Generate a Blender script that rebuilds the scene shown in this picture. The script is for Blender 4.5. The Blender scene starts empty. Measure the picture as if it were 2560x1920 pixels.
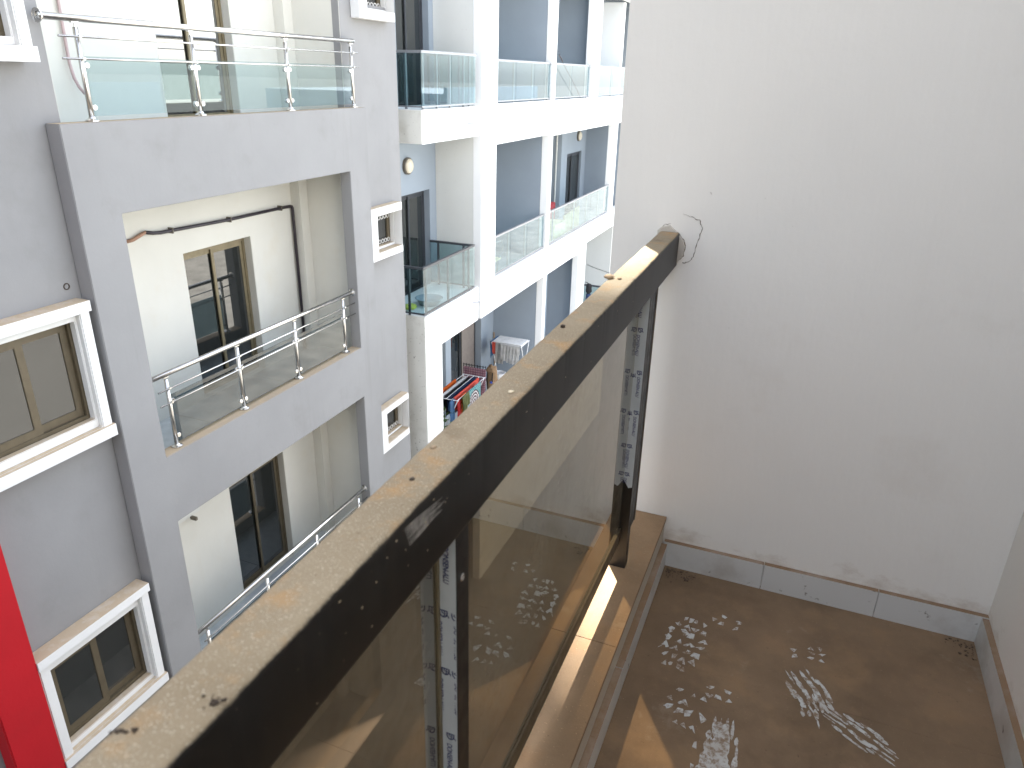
import bpy, bmesh, math, random
from mathutils import Vector, Matrix
random.seed(7)
scene = bpy.context.scene
C = scene.collection

# ------------------------------------------------------------------ camera
S = 1.5      # metres per unit, near balcony
F = 5.6      # metres per unit, buildings across the gap
cam_d = bpy.data.cameras.new('camera'); cam = bpy.data.objects.new('camera', cam_d); C.objects.link(cam)
r_ = Vector((0.9266, 0.3755, 0.0214)).normalized(); f_ = Vector((-0.3383, 0.8571, -0.3885)).normalized()
u_ = r_.cross(f_).normalized(); r_ = f_.cross(u_).normalized()
cam.matrix_world = Matrix(((r_.x, u_.x, -f_.x, 0), (r_.y, u_.y, -f_.y, 0), (r_.z, u_.z, -f_.z, 0), (0, 0, 0, 1)))
cam_d.sensor_width = 36.0; cam_d.lens = 36.0 * 1839.14 / 2560.0
cam_d.clip_start = 0.02; cam_d.clip_end = 3000
cam_d.dof.use_dof = True; cam_d.dof.focus_distance = 3.4; cam_d.dof.aperture_fstop = 9.0
scene.camera = cam

# ------------------------------------------------------------------ light
SUN_AZ = math.radians(32.7)      # from +Y towards -X
SUN_EL = math.radians(56.0)
world = bpy.data.worlds.new('World'); scene.world = world; world.use_nodes = True
wn = world.node_tree.nodes; wl = world.node_tree.links
sky = wn.new('ShaderNodeTexSky'); sky.sky_type = 'NISHITA'; sky.sun_disc = False
sky.sun_elevation = SUN_EL; sky.sun_rotation = -SUN_AZ
sky.dust_density = 1.2; sky.air_density = 1.0; sky.ozone_density = 1.0
hz = wn.new('ShaderNodeHueSaturation'); hz.inputs['Saturation'].default_value = 0.42    # milky, hazy sky
wl.new(sky.outputs[0], hz.inputs['Color']); wl.new(hz.outputs[0], wn['Background'].inputs[0]); wn['Background'].inputs[1].default_value = 0.14
sd = bpy.data.lights.new('sun', 'SUN'); sd.energy = 5.0; sd.angle = math.radians(0.9); sd.color = (1.0, 0.95, 0.87)
sun = bpy.data.objects.new('sun', sd); C.objects.link(sun)
to_sun = Vector((-math.sin(SUN_AZ) * math.cos(SUN_EL), math.cos(SUN_AZ) * math.cos(SUN_EL), math.sin(SUN_EL)))
sun.rotation_euler = to_sun.to_track_quat('Z', 'Y').to_euler()
sun.location = to_sun * 60
vs = scene.view_settings; vs.view_transform = 'Standard'; vs.look = 'None'; vs.gamma = 1.0; vs.use_curve_mapping = False
vs.exposure = 2.58
scene.render.engine = 'CYCLES'
scene.cycles.max_bounces = 6; scene.cycles.diffuse_bounces = 4; scene.cycles.glossy_bounces = 3
scene.cycles.transmission_bounces = 2; scene.cycles.transparent_max_bounces = 14
scene.cycles.caustics_reflective = False; scene.cycles.caustics_refractive = False

# ------------------------------------------------------------------ materials
def nod(nt, t, **kw):
    n = nt.nodes.new(t)
    for k, v in kw.items(): setattr(n, k, v)
    return n
def noise(nt, scale, detail=4, rough=.55, stretch=None, coord=None):
    tc = nod(nt, 'ShaderNodeNewGeometry'); out = tc.outputs['Position']
    if stretch:
        m = nod(nt, 'ShaderNodeMapping'); nt.links.new(out, m.inputs[0]); m.inputs['Scale'].default_value = stretch; out = m.outputs[0]
    n = nod(nt, 'ShaderNodeTexNoise'); nt.links.new(out, n.inputs['Vector'])
    n.inputs['Scale'].default_value = scale; n.inputs['Detail'].default_value = detail; n.inputs['Roughness'].default_value = rough
    return n.outputs['Fac']
def ramp(nt, src, a, b, ca=(0, 0, 0, 1), cb=(1, 1, 1, 1)):
    r = nod(nt, 'ShaderNodeValToRGB'); r.color_ramp.elements[0].position = a; r.color_ramp.elements[1].position = b
    r.color_ramp.elements[0].color = ca; r.color_ramp.elements[1].color = cb
    nt.links.new(src, r.inputs[0]); return r.outputs[0]
def mix(nt, fac, a, b):
    m = nod(nt, 'ShaderNodeMix', data_type='RGBA')
    if isinstance(fac, (int, float)): m.inputs[0].default_value = fac
    else: nt.links.new(fac, m.inputs[0])
    for i, v in ((6, a), (7, b)):
        if isinstance(v, tuple): m.inputs[i].default_value = v + (1,) if len(v) == 3 else v
        else: nt.links.new(v, m.inputs[i])
    return m.outputs[2]
def mth(nt, op, a, b=None, clamp=False):
    m = nod(nt, 'ShaderNodeMath', operation=op); m.use_clamp = clamp
    for i, v in ((0, a), (1, b)):
        if v is None: continue
        if isinstance(v, (int, float)): m.inputs[i].default_value = v
        else: nt.links.new(v, m.inputs[i])
    return m.outputs[0]
def mk(name):
    m = bpy.data.materials.new(name); m.use_nodes = True
    return m, m.node_tree, m.node_tree.nodes['Principled BSDF']
def sc(c, k): return tuple(min(1, v * k) for v in c)
DUST = (.43, .33, .215)
def plaster(name, col, rough=.85, var=.07, bump=.25, bscale=55, dust=0.0, stain=None, stain_amt=.35, streak=.0, dcol=DUST, spots=0.0, base_dirt=None, roller=0.0):
    m, nt, p = mk(name)
    n1 = noise(nt, 1.3, 5); c = mix(nt, ramp(nt, n1, .3, .7), sc(col, 1 - var), sc(col, 1 + var * .6))
    if streak:
        s = noise(nt, 1.0, 5, .6, stretch=(7, 7, .45)); s2 = noise(nt, .8, 3)
        fac = mth(nt, 'MULTIPLY', ramp(nt, s, .55, .8), ramp(nt, s2, .4, .65)); fac = mth(nt, 'MULTIPLY', fac, streak)
        c = mix(nt, fac, c, stain or sc(col, .55))
    if stain:
        s = noise(nt, 2.1, 6, .62); fac = mth(nt, 'MULTIPLY', ramp(nt, s, .56, .78), stain_amt); c = mix(nt, fac, c, stain)
    if spots:
        s = noise(nt, 26, 3, .6); fac = mth(nt, 'MULTIPLY', ramp(nt, s, .66, .72), spots); c = mix(nt, fac, c, (.16, .14, .11))
    if base_dirt:      # mud splashed and dust wiped just above the floor: (z low, z high, colour)
        g = nod(nt, 'ShaderNodeNewGeometry'); sx = nod(nt, 'ShaderNodeSeparateXYZ'); nt.links.new(g.outputs['Position'], sx.inputs[0])
        mr = nod(nt, 'ShaderNodeMapRange'); nt.links.new(sx.outputs[2], mr.inputs[0]); mr.inputs[1].default_value = base_dirt[0]; mr.inputs[2].default_value = base_dirt[1]; mr.inputs[3].default_value = .30; mr.inputs[4].default_value = 0
        lvl = mth(nt, 'ADD', mr.outputs[0], noise(nt, 7, 6, .7, stretch=(1, 1, 1.6)))
        c = mix(nt, mth(nt, 'MULTIPLY', ramp(nt, lvl, .72, .95), .45), c, base_dirt[2])
        sp = noise(nt, 40, 2, .5); c = mix(nt, mth(nt, 'MULTIPLY', ramp(nt, sp, .77, .79), .35), c, (.30, .25, .2))
    if dust:
        g = nod(nt, 'ShaderNodeNewGeometry'); sx = nod(nt, 'ShaderNodeSeparateXYZ'); nt.links.new(g.outputs['Normal'], sx.inputs[0])
        up = ramp(nt, sx.outputs[2], .55, .9); dn = noise(nt, 9, 5, .65)
        fac = mth(nt, 'MULTIPLY', up, mth(nt, 'MULTIPLY', ramp(nt, dn, .2, .55, (.7, .7, .7, 1)), dust))
        c = mix(nt, fac, c, dcol)
    nt.links.new(c, p.inputs['Base Color']); p.inputs['Roughness'].default_value = rough
    p.inputs['Specular IOR Level'].default_value = .25
    b = nod(nt, 'ShaderNodeBump'); b.inputs['Strength'].default_value = bump; b.inputs['Distance'].default_value = .004
    h = noise(nt, bscale * .5, 4, .62)
    if roller: h = mth(nt, 'ADD', h, mth(nt, 'MULTIPLY', noise(nt, 16, 3, .6, stretch=(1, 1, .25)), roller))
    nt.links.new(h, b.inputs['Height']); nt.links.new(b.outputs[0], p.inputs['Normal'])
    return m
def plain(name, col, rough=.5, metal=0.0, var=.08, scale=12, spec=.5, bump=0.0):
    m, nt, p = mk(name)
    c = mix(nt, ramp(nt, noise(nt, scale, 4), .3, .7), sc(col, 1 - var), sc(col, 1 + var))
    nt.links.new(c, p.inputs['Base Color']); p.inputs['Metallic'].default_value = metal
    rr = ramp(nt, noise(nt, scale * 2.3, 3), .3, .7, (rough * .8,) * 3 + (1,), (min(1, rough * 1.2),) * 3 + (1,))
    nt.links.new(rr, p.inputs['Roughness']); p.inputs['Specular IOR Level'].default_value = spec
    if bump:
        b = nod(nt, 'ShaderNodeBump'); b.inputs['Strength'].default_value = bump; b.inputs['Distance'].default_value = .003
        nt.links.new(noise(nt, scale * 6, 3), b.inputs['Height']); nt.links.new(b.outputs[0], p.inputs['Normal'])
    return m
def glass(name, tint, ior=1.5, gain=1.0, rough=.01, dirt=(.4, .35, .27), dirt_amt=.0, refl=(.96, .97, .96)):
    m = bpy.data.materials.new(name); m.use_nodes = True; nt = m.node_tree
    nt.nodes.remove(nt.nodes['Principled BSDF']); out = nt.nodes['Material Output']
    t = nod(nt, 'ShaderNodeBsdfTransparent'); t.inputs[0].default_value = tint + (1,)
    g = nod(nt, 'ShaderNodeBsdfGlossy'); g.inputs['Roughness'].default_value = rough; g.inputs[0].default_value = refl + (1,)
    fr = nod(nt, 'ShaderNodeFresnel'); fr.inputs['IOR'].default_value = ior
    gb_ = nod(nt, 'ShaderNodeNewGeometry')      # no total internal reflection from the far skin of a thin sheet
    fac = mth(nt, 'MULTIPLY', mth(nt, 'MULTIPLY', fr.outputs[0], gain), mth(nt, 'SUBTRACT', 1.0, gb_.outputs['Backfacing']), clamp=True)
    ms = nod(nt, 'ShaderNodeMixShader'); nt.links.new(fac, ms.inputs[0]); nt.links.new(t.outputs[0], ms.inputs[1]); nt.links.new(g.outputs[0], ms.inputs[2])
    last = ms.outputs[0]
    if dirt_amt:
        d = nod(nt, 'ShaderNodeBsdfDiffuse'); d.inputs[0].default_value = dirt + (1,)
        n = noise(nt, 3.0, 6, .65); n2 = noise(nt, 60, 2)
        fac = mth(nt, 'MULTIPLY', mth(nt, 'MULTIPLY', ramp(nt, n, .25, .8), ramp(nt, n2, .2, .7, (.5, .5, .5, 1))), dirt_amt)
        m2 = nod(nt, 'ShaderNodeMixShader'); nt.links.new(fac, m2.inputs[0]); nt.links.new(last, m2.inputs[1]); nt.links.new(d.outputs[0], m2.inputs[2]); last = m2.outputs[0]
    nt.links.new(last, out.inputs[0])
    return m

M = {}
M['grey'] = plaster('grey_render', (.268, .266, .267), dust=.9, stain=(.19, .185, .175), stain_amt=.34, streak=.42)
M['white_trim'] = plaster('white_trim_paint', (.72, .72, .71), dust=.95, var=.04, stain=(.55, .5, .42), stain_amt=.25)
M['cream'] = plaster('cream_paint', (.66, .645, .59), var=.05, stain=(.60, .54, .43), stain_amt=.35, streak=.25)
M['white_far'] = plaster('white_facade_paint', (.86, .86, .85), var=.025, dust=.35, stain=(.7, .69, .66), stain_amt=.2, dcol=(.6, .58, .54))
M['cream_far'] = plaster('off_white_paint', (.66, .66, .63), var=.04, stain=(.6, .57, .5), stain_amt=.25, spots=.25)
M['speckled'] = plaster('weathered_off_white_paint', (.70, .69, .64), var=.06, stain=(.38, .36, .3), stain_amt=.55, spots=.9)
M['blue'] = plaster('blue_grey_paint', (.292, .335, .383), var=.05)
M['red'] = plaster('red_paint', (.44, .009, .016), rough=.6, var=.10, bump=.3, stain=(.30, .02, .02), stain_amt=.4, streak=.3)
M['wall'] = plaster('white_balcony_paint', (.86, .835, .785), var=.03, bump=.28, bscale=38, stain=(.60, .53, .44), stain_amt=.30, streak=.12, base_dirt=(-1.42, -1.30, (.40, .30, .20)), roller=2.0)
M['skirt'] = plaster('pale_skirting_tile', (.64, .64, .62), rough=.45, var=.06, bump=.05, dust=1.0, stain=(.33, .29, .235), stain_amt=.95, spots=.9, streak=.9, dcol=(.26, .17, .10))
M['kerbface'] = plaster('kerb_face_paint', (.55, .50, .42), var=.08, stain=(.36, .27, .17), stain_amt=.6)
M['distant'] = plaster('pale_blue_grey_paint', (.52, .57, .60))
M['concrete'] = plaster('concrete', (.38, .37, .35))
M['steel'] = plain('stainless_steel', (.62, .61, .59), .22, 1.0, var=.05)
M['bronze_alu'] = plain('bronze_aluminium', (.115, .092, .058), .45, .25, var=.1)
M['gold_alu'] = plain('light_bronze_aluminium', (.215, .175, .105), .45, .3, var=.15)
M['dark_alu'] = plain('dark_grey_aluminium', (.07, .075, .085), .4, .4)
M['mid_alu'] = plain('grey_aluminium', (.30, .31, .33), .4, .5)
M['black_alu'] = plain('black_aluminium', (.012, .0115, .011), .42, .0, spec=.4)
M['pipe'] = plain('dark_plastic_pipe', (.025, .018, .025), .4)
M['pipe_end'] = plain('orange_brown_pipe', (.35, .20, .13), .6)
M['pink_cable'] = plain('faded_pink_conduit', (.48, .36, .36), .6)
M['pane'] = plain('window_pane', (.018, .02, .019), .02, 0, spec=1.0)
M['pane'].node_tree.nodes['Principled BSDF'].inputs['IOR'].default_value = 1.6
M['pane_coated'] = plain('coated_window_pane', (.018, .02, .019), .02, 0, spec=1.0); M['pane_coated'].node_tree.nodes['Principled BSDF'].inputs['IOR'].default_value = 1.72
M['pane_mirror'] = plain('reflective_door_pane', (.018, .02, .019), .02, 0, spec=1.0); M['pane_mirror'].node_tree.nodes['Principled BSDF'].inputs['IOR'].default_value = 2.7
M['curtain'] = plain('curtain_cloth', (.20, .17, .15), .9)
M['glass_green'] = glass('pale_green_glass', (.73, .82, .835), 1.5, 1.3, refl=(.82, .93, 1.0))
M['glass_pale'] = glass('pale_grey_green_glass', (.74, .81, .815), 1.5, 1.5, refl=(.84, .94, 1.0))
M['glass_blue'] = glass('blue_grey_glass', (.34, .42, .46), 1.5, 1.5)
M['glass_bronze'] = glass('bronze_glass', (.405, .355, .272), 1.55, 1.75, .012, dirt=(.48, .44, .35), dirt_amt=.36)
M['lamp_rim'] = plain('lamp_rim', (.16, .14, .11), .4, .3)
M['lamp_dome'] = plain('opal_lamp_cover', (.66, .60, .48), .35)
M['film'] = plain('pale_protective_film', (.60, .66, .70), .35, 0, var=.05)
M['ink'] = plain('blue_ink', (.012, .022, .15), .5)
M['tile'] = plain('white_floor_tile', (.50, .53, .54), .2)
m, nt, p = mk('bare_tile_in_dust'); M['footprint'] = m
c = mix(nt, ramp(nt, noise(nt, 42, 6, .75), .46, .58), (.58, .59, .57), (.215, .143, .085))
c = mix(nt, mth(nt, 'MULTIPLY', ramp(nt, noise(nt, 9, 4), .45, .7), .55), c, (.30, .22, .15))
nt.links.new(c, p.inputs['Base Color']); p.inputs['Roughness'].default_value = .55
M['crackm'] = plain('dark_crack', (.20, .16, .12), .9)  # dark brown tone of the thin wall cracks
M['mortar'] = plaster('mortar', (.56, .52, .46), bump=.9, bscale=30, stain=(.4, .33, .25))
M['chip'] = plain('bare_metal_chip', (.62, .52, .36), .5)
M['scuff'] = plain('scraped_metal', (.36, .35, .33), .5, .4, var=.4, scale=90)
M['pebble'] = plain('pebble', (.34, .25, .16), .8)
M['soil'] = plain('brown_soil', (.10, .065, .04), .9)
M['dark_bit'] = plain('dark_debris', (.05, .035, .025), .8)
M['earth'] = plaster('sandy_ground', (.27, .26, .235), var=.3, bump=.6, bscale=3, stain=(.2, .18, .15), stain_amt=.6)

# dust covered floor
def dusty(name, dust, tile, amt, glossy=.75, warm=(.30, .19, .10)):
    m, nt, p = mk(name)
    n = noise(nt, 2.6, 7, .62); c = mix(nt, ramp(nt, n, .3, .72), sc(dust, .68), sc(dust, 1.22))
    c = mix(nt, mth(nt, 'MULTIPLY', ramp(nt, noise(nt, 7, 5, .6), .50, .72), .55), c, warm)
    c = mix(nt, mth(nt, 'MULTIPLY', ramp(nt, noise(nt, 3.4, 7, .7), .52, .70), .5), c, sc(dust, .5))
    c = mix(nt, mth(nt, 'MULTIPLY', ramp(nt, noise(nt, 5, 7, .7), .62, .80), amt), c, tile)
    c = mix(nt, mth(nt, 'MULTIPLY', ramp(nt, noise(nt, 210, 2, .5), .68, .74), .5), c, sc(dust, 1.9))
    c = mix(nt, mth(nt, 'MULTIPLY', ramp(nt, noise(nt, 95, 3, .6), .70, .76), .7), c, sc(dust, .3))
    nt.links.new(c, p.inputs['Base Color']); p.inputs['Roughness'].default_value = glossy; p.inputs['Specular IOR Level'].default_value = .3
    b = nod(nt, 'ShaderNodeBump'); b.inputs['Strength'].default_value = .35; b.inputs['Distance'].default_value = .002
    nt.links.new(mth(nt, 'ADD', noise(nt, 240, 2), mth(nt, 'MULTIPLY', noise(nt, 30, 4), 2)), b.inputs['Height']); nt.links.new(b.outputs[0], p.inputs['Normal'])
    return m
M['floor'] = dusty('dust_on_floor_tile', (.215, .143, .085), (.40, .34, .27), .6)
M['kerbtop'] = dusty('dust_on_kerb_tile', (.30, .20, .115), (.5, .42, .3), .5, warm=(.30, .165, .07))
# rail: black paint, thick dust wherever it faces up
m, nt, p = mk('dusty_black_rail'); M['rail'] = m
g = nod(nt, 'ShaderNodeNewGeometry'); sx = nod(nt, 'ShaderNodeSeparateXYZ'); nt.links.new(g.outputs['Normal'], sx.inputs[0])
edge = mth(nt, 'ADD', sx.outputs[2], mth(nt, 'MULTIPLY', mth(nt, 'SUBTRACT', noise(nt, 90, 5, .75), .5), .42))
up = ramp(nt, edge, .55, .80)
dn = noise(nt, 5, 6, .65)
d = mix(nt, ramp(nt, dn, .3, .7), (.225, .18, .12), (.315, .26, .18))
d = mix(nt, mth(nt, 'MULTIPLY', ramp(nt, noise(nt, 16, 5, .65), .53, .72), .62), d, (.42, .235, .09))
d = mix(nt, mth(nt, 'MULTIPLY', ramp(nt, noise(nt, 560, 3, .7), .58, .68), .6), d, (.70, .65, .54))
d = mix(nt, mth(nt, 'MULTIPLY', ramp(nt, noise(nt, 120, 3, .6), .66, .74), .55), d, (.13, .095, .06))
d = mix(nt, mth(nt, 'MULTIPLY', ramp(nt, noise(nt, 9, 4, .6), .66, .74), .5), d, (.17, .13, .085))
side = mix(nt, mth(nt, 'MULTIPLY', ramp(nt, noise(nt, 70, 4, .7), .69, .73), .65), (.008, .0075, .007), (.45, .36, .22))
side = mix(nt, mth(nt, 'MULTIPLY', ramp(nt, noise(nt, 4, 5, .6), .35, .8), .045), side, (.30, .25, .19))
nt.links.new(mix(nt, up, side, d), p.inputs['Base Color'])
rg = nod(nt, 'ShaderNodeMix'); nt.links.new(up, rg.inputs[0]); rg.inputs[2].default_value = .42; rg.inputs[3].default_value = .9
nt.links.new(rg.outputs[0], p.inputs['Roughness']); p.inputs['Specular IOR Level'].default_value = .22
b = nod(nt, 'ShaderNodeBump'); b.inputs['Strength'].default_value = .4; b.inputs['Distance'].default_value = .0015
nt.links.new(mth(nt, 'MULTIPLY', mth(nt, 'ADD', noise(nt, 330, 2), noise(nt, 60, 4)), up), b.inputs['Height']); nt.links.new(b.outputs[0], p.inputs['Normal'])

# ------------------------------------------------------------------ geometry helpers
def bxv(bm, x0, x1, y0, y1, z0, z1):
    if x0 > x1: x0, x1 = x1, x0
    if y0 > y1: y0, y1 = y1, y0
    if z0 > z1: z0, z1 = z1, z0
    v = [bm.verts.new(c) for c in ((x0, y0, z0), (x1, y0, z0), (x1, y1, z0), (x0, y1, z0), (x0, y0, z1), (x1, y0, z1), (x1, y1, z1), (x0, y1, z1))]
    for q in ((0, 3, 2, 1), (4, 5, 6, 7), (0, 1, 5, 4), (1, 2, 6, 5), (2, 3, 7, 6), (3, 0, 4, 7)): bm.faces.new([v[i] for i in q])
def bevel(bm, w, seg=2):
    if w > 0:
        es = [e for e in bm.edges if len(e.link_faces) == 2 and e.calc_face_angle(0) > .6]
        bmesh.ops.bevel(bm, geom=es, offset=w, segments=seg, affect='EDGES', clamp_overlap=True)
def box(x0, x1, y0, y1, z0, z1, bv=0, seg=2, k=1.0):
    bm = bmesh.new(); bxv(bm, x0 * k, x1 * k, y0 * k, y1 * k, z0 * k, z1 * k); bevel(bm, bv, seg); return bm
def fbox(*a, bv=.006, seg=2): return box(*a, bv=bv, seg=seg, k=F)
def nbox(*a, bv=.002, seg=2): return box(*a, bv=bv, seg=seg, k=S)
def tube(pts, r, n=10, caps=True, bm=None):
    bm = bm or bmesh.new(); pts = [Vector(p) for p in pts]; rings = []
    up = None
    for i, p in enumerate(pts):
        t = (pts[min(i + 1, len(pts) - 1)] - pts[max(i - 1, 0)]).normalized()
        if up is None: up = Vector((0, 0, 1)) if abs(t.z) < .9 else Vector((1, 0, 0))
        a = t.cross(up).normalized(); bb = a.cross(t).normalized(); up = bb
        rr = r[i] if isinstance(r, (list, tuple)) else r
        rings.append([bm.verts.new(p + (a * math.cos(2 * math.pi * k / n) + bb * math.sin(2 * math.pi * k / n)) * rr) for k in range(n)])
    for i in range(len(rings) - 1):
        for k in range(n): bm.faces.new((rings[i][k], rings[i][(k + 1) % n], rings[i + 1][(k + 1) % n], rings[i + 1][k]))
    if caps: bm.faces.new(rings[0][::-1]); bm.faces.new(rings[-1])
    return bm
def lathe(c, axis, prof, n=20, bm=None):
    """prof: list of (radius, height along axis)"""
    bm = bm or bmesh.new(); c = Vector(c); axis = Vector(axis).normalized()
    a = axis.orthogonal().normalized(); b2 = axis.cross(a); rings = []
    for r, h in prof:
        if r < 1e-5: rings.append([bm.verts.new(c + axis * h)])
        else: rings.append([bm.verts.new(c + axis * h + (a * math.cos(2 * math.pi * k / n) + b2 * math.sin(2 * math.pi * k / n)) * r) for k in range(n)])
    for i in range(len(rings) - 1):
        A, B = rings[i], rings[i + 1]
        for k in range(n):
            l = (k + 1) % n
            if len(A) == 1 and len(B) == 1: continue
            if len(A) == 1: bm.faces.new((A[0], B[k], B[l]))
            elif len(B) == 1: bm.faces.new((A[k], A[l], B[0]))
            else: bm.faces.new((A[k], A[l], B[l], B[k]))
    bmesh.ops.recalc_face_normals(bm, faces=bm.faces)
    return bm
def slab_holes(axis, p0, p1, u0, u1, v0, v1, holes, k=1.0, bv=.006):
    """solid wall between p0 and p1 along axis ('x' or 'y'); u = the other horizontal, v = z; rectangular holes (u0,u1,v0,v1)"""
    us = sorted({u0, u1} | {min(max(h[i], u0), u1) for h in holes for i in (0, 1)})
    vsl = sorted({v0, v1} | {min(max(h[i], v0), v1) for h in holes for i in (2, 3)})
    def full(i, j):
        if i < 0 or j < 0 or i >= len(us) - 1 or j >= len(vsl) - 1: return False
        cu = (us[i] + us[i + 1]) / 2; cv = (vsl[j] + vsl[j + 1]) / 2
        return not any(h[0] < cu < h[1] and h[2] < cv < h[3] for h in holes)
    bm = bmesh.new(); cache = {}
    def V(side, i, j):
        key = (side, i, j)
        if key not in cache:
            p = p1 if side else p0
            co = (p, us[i], vsl[j]) if axis == 'x' else (us[i], p, vsl[j])
            cache[key] = bm.verts.new(Vector(co) * k)
        return cache[key]
    for i in range(len(us) - 1):
        for j in range(len(vsl) - 1):
            if not full(i, j): continue
            for s in (0, 1): bm.faces.new((V(s, i, j), V(s, i + 1, j), V(s, i + 1, j + 1), V(s, i, j + 1)))
            for di, dj, a, b2 in ((-1, 0, (i, j), (i, j + 1)), (1, 0, (i + 1, j), (i + 1, j + 1)), (0, -1, (i, j), (i + 1, j)), (0, 1, (i, j + 1), (i + 1, j + 1))):
                if not full(i + di, j + dj): bm.faces.new((V(0, *a), V(0, *b2), V(1, *b2), V(1, *a)))
    bmesh.ops.recalc_face_normals(bm, faces=bm.faces)
    bmesh.ops.dissolve_limit(bm, angle_limit=.01, verts=bm.verts, edges=bm.edges)
    bevel(bm, bv, 2)
    return bm
def obj(name, bm, mat, parent=None, smooth=False, label=None):
    me = bpy.data.meshes.new(name)
    if isinstance(bm, bpy.types.Mesh): me = bm
    else: bmesh.ops.recalc_face_normals(bm, faces=bm.faces) if not smooth == 'keep' else None; bm.to_mesh(me); bm.free()
    if smooth: me.shade_smooth()
    if not me.materials: me.materials.append(M[mat] if isinstance(mat, str) else mat)
    o = bpy.data.objects.new(name, me); C.objects.link(o)
    if parent is not None:
        o.parent = parent
        if parent.parent is None: o.matrix_parent_inverse = Matrix.Translation(-parent.location)   # meshes are in world space
    if label: o['label'] = label
    return o
def thing(name, label, cat, loc=(0, 0, 0), group=None):
    o = bpy.data.objects.new(name, None); C.objects.link(o); o.location = loc; o.empty_display_size = .1
    o['label'] = label; o['category'] = cat
    if group: o['group'] = group
    return o
def tag(o, label, cat, group=None):
    o['label'] = label; o['category'] = cat
    if group: o['group'] = group
    return o
def struct(o): o['kind'] = 'structure'; return o
def fv(x, y, z): return Vector((x, y, z)) * F
def nv(x, y, z): return Vector((x, y, z)) * S

# ================================================================== SETTING
GZ = -10.6
bm = bmesh.new()
N = 60
vv = [[bm.verts.new(((i / N - .5) * 1600 if i not in (0,) else -800, (j / N - .5) * 1600, GZ)) for j in range(N + 1)] for i in range(N + 1)]
for i in range(N):
    for j in range(N): bm.faces.new((vv[i][j], vv[i + 1][j], vv[i + 1][j + 1], vv[i][j + 1]))
struct(obj('ground', bm, 'earth'))
# pale blocks beyond the lot: seen only as mirror images in the glass across the gap
for i, (x0, x1, y0, y1, h) in enumerate(((30, 44, 20, 40, 9.6), (26, 40, 46, 62, 7.0), (24, 46, 70, 96, 9.2), (-4, 18, 100, 118, 8.0), (-40, -14, 104, 124, 9.0))):
    db = thing('distant_block', ('pale blue grey block nearest across the lot, mirrored in glass', 'low pale block second across the lot, mirrored in glass', 'tall pale block third across the lot, mirrored in glass', 'pale block closing the far end of the lot behind the end wall', 'pale block far behind the white building')[i], 'building', ((x0 + x1) / 2, (y0 + y1) / 2, GZ))
    hol = [] and [(y0 + 1 + 3.2 * a, y0 + 2.6 + 3.2 * a, GZ + 1 + 3.1 * b_, GZ + 2.6 + 3.1 * b_) for a in range(int((y1 - y0 - 2) / 3.2)) for b_ in range(int((h - 1) / 3.1))]
    obj('front_wall', slab_holes('x', x0, x0 + .4, y0, y1, GZ + .01, GZ + h, hol, bv=0), 'distant', db)
    obj('block', box(x0 + .41, x1, y0, y1, GZ + .01, GZ + h - .6), 'distant', db)

# own building shell (holds the light back as the real one does)
YW = 1.400       # end wall face (near units)
XH = .443        # house wall face
CEIL = 2.6      # metres above the eye
own = thing('home_building', 'white apartment block that carries the dusty balcony in front', 'building', (4, -4, GZ))
obj('lower_storeys', box(-.42, 9, -13, 2.30, GZ + .002, -1.70), 'grey', own)
obj('roof_parapet', box(XH * S + .2, 9, -13, 2.30, CEIL, CEIL + .3, bv=.01), 'wall', own)
obj('podium', box(-.42, 9, 2.302, 9.8, GZ + .003, -3.6, bv=.01), 'concrete', own)
obj('podium_parapet', box(-.42, -.25, 2.302, 9.8, -3.598, -2.7, bv=.02), 'cream_far', own)
obj('rear_rooms', box(XH * S + .2, 9, -13, 2.30, -1.698, CEIL - .002), 'wall', own)
obj('return_wall', box(-.40, XH * S, -3.2, -3.0, -1.698, .6), 'wall', own)

# balcony floor with tiles
fl = struct(obj('balcony_floor', box(-.45, XH * S + .2, -3.0, 2.30, -1.698, -1.5012), 'floor'))
ys = [-2.55, -1.95, -1.35, -.75, -.15, .45, 1.05, 1.65, 2.10]; xs = [-.262, .335, .67]
for a in range(len(xs) - 1):
    for b_ in range(len(ys) - 1):
        obj('floor_tile', box(xs[a] + .0004, xs[a + 1] - .0004, ys[b_] + .0004, ys[b_ + 1] - .0004, -1.511, -1.5), 'floor', fl)
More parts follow.
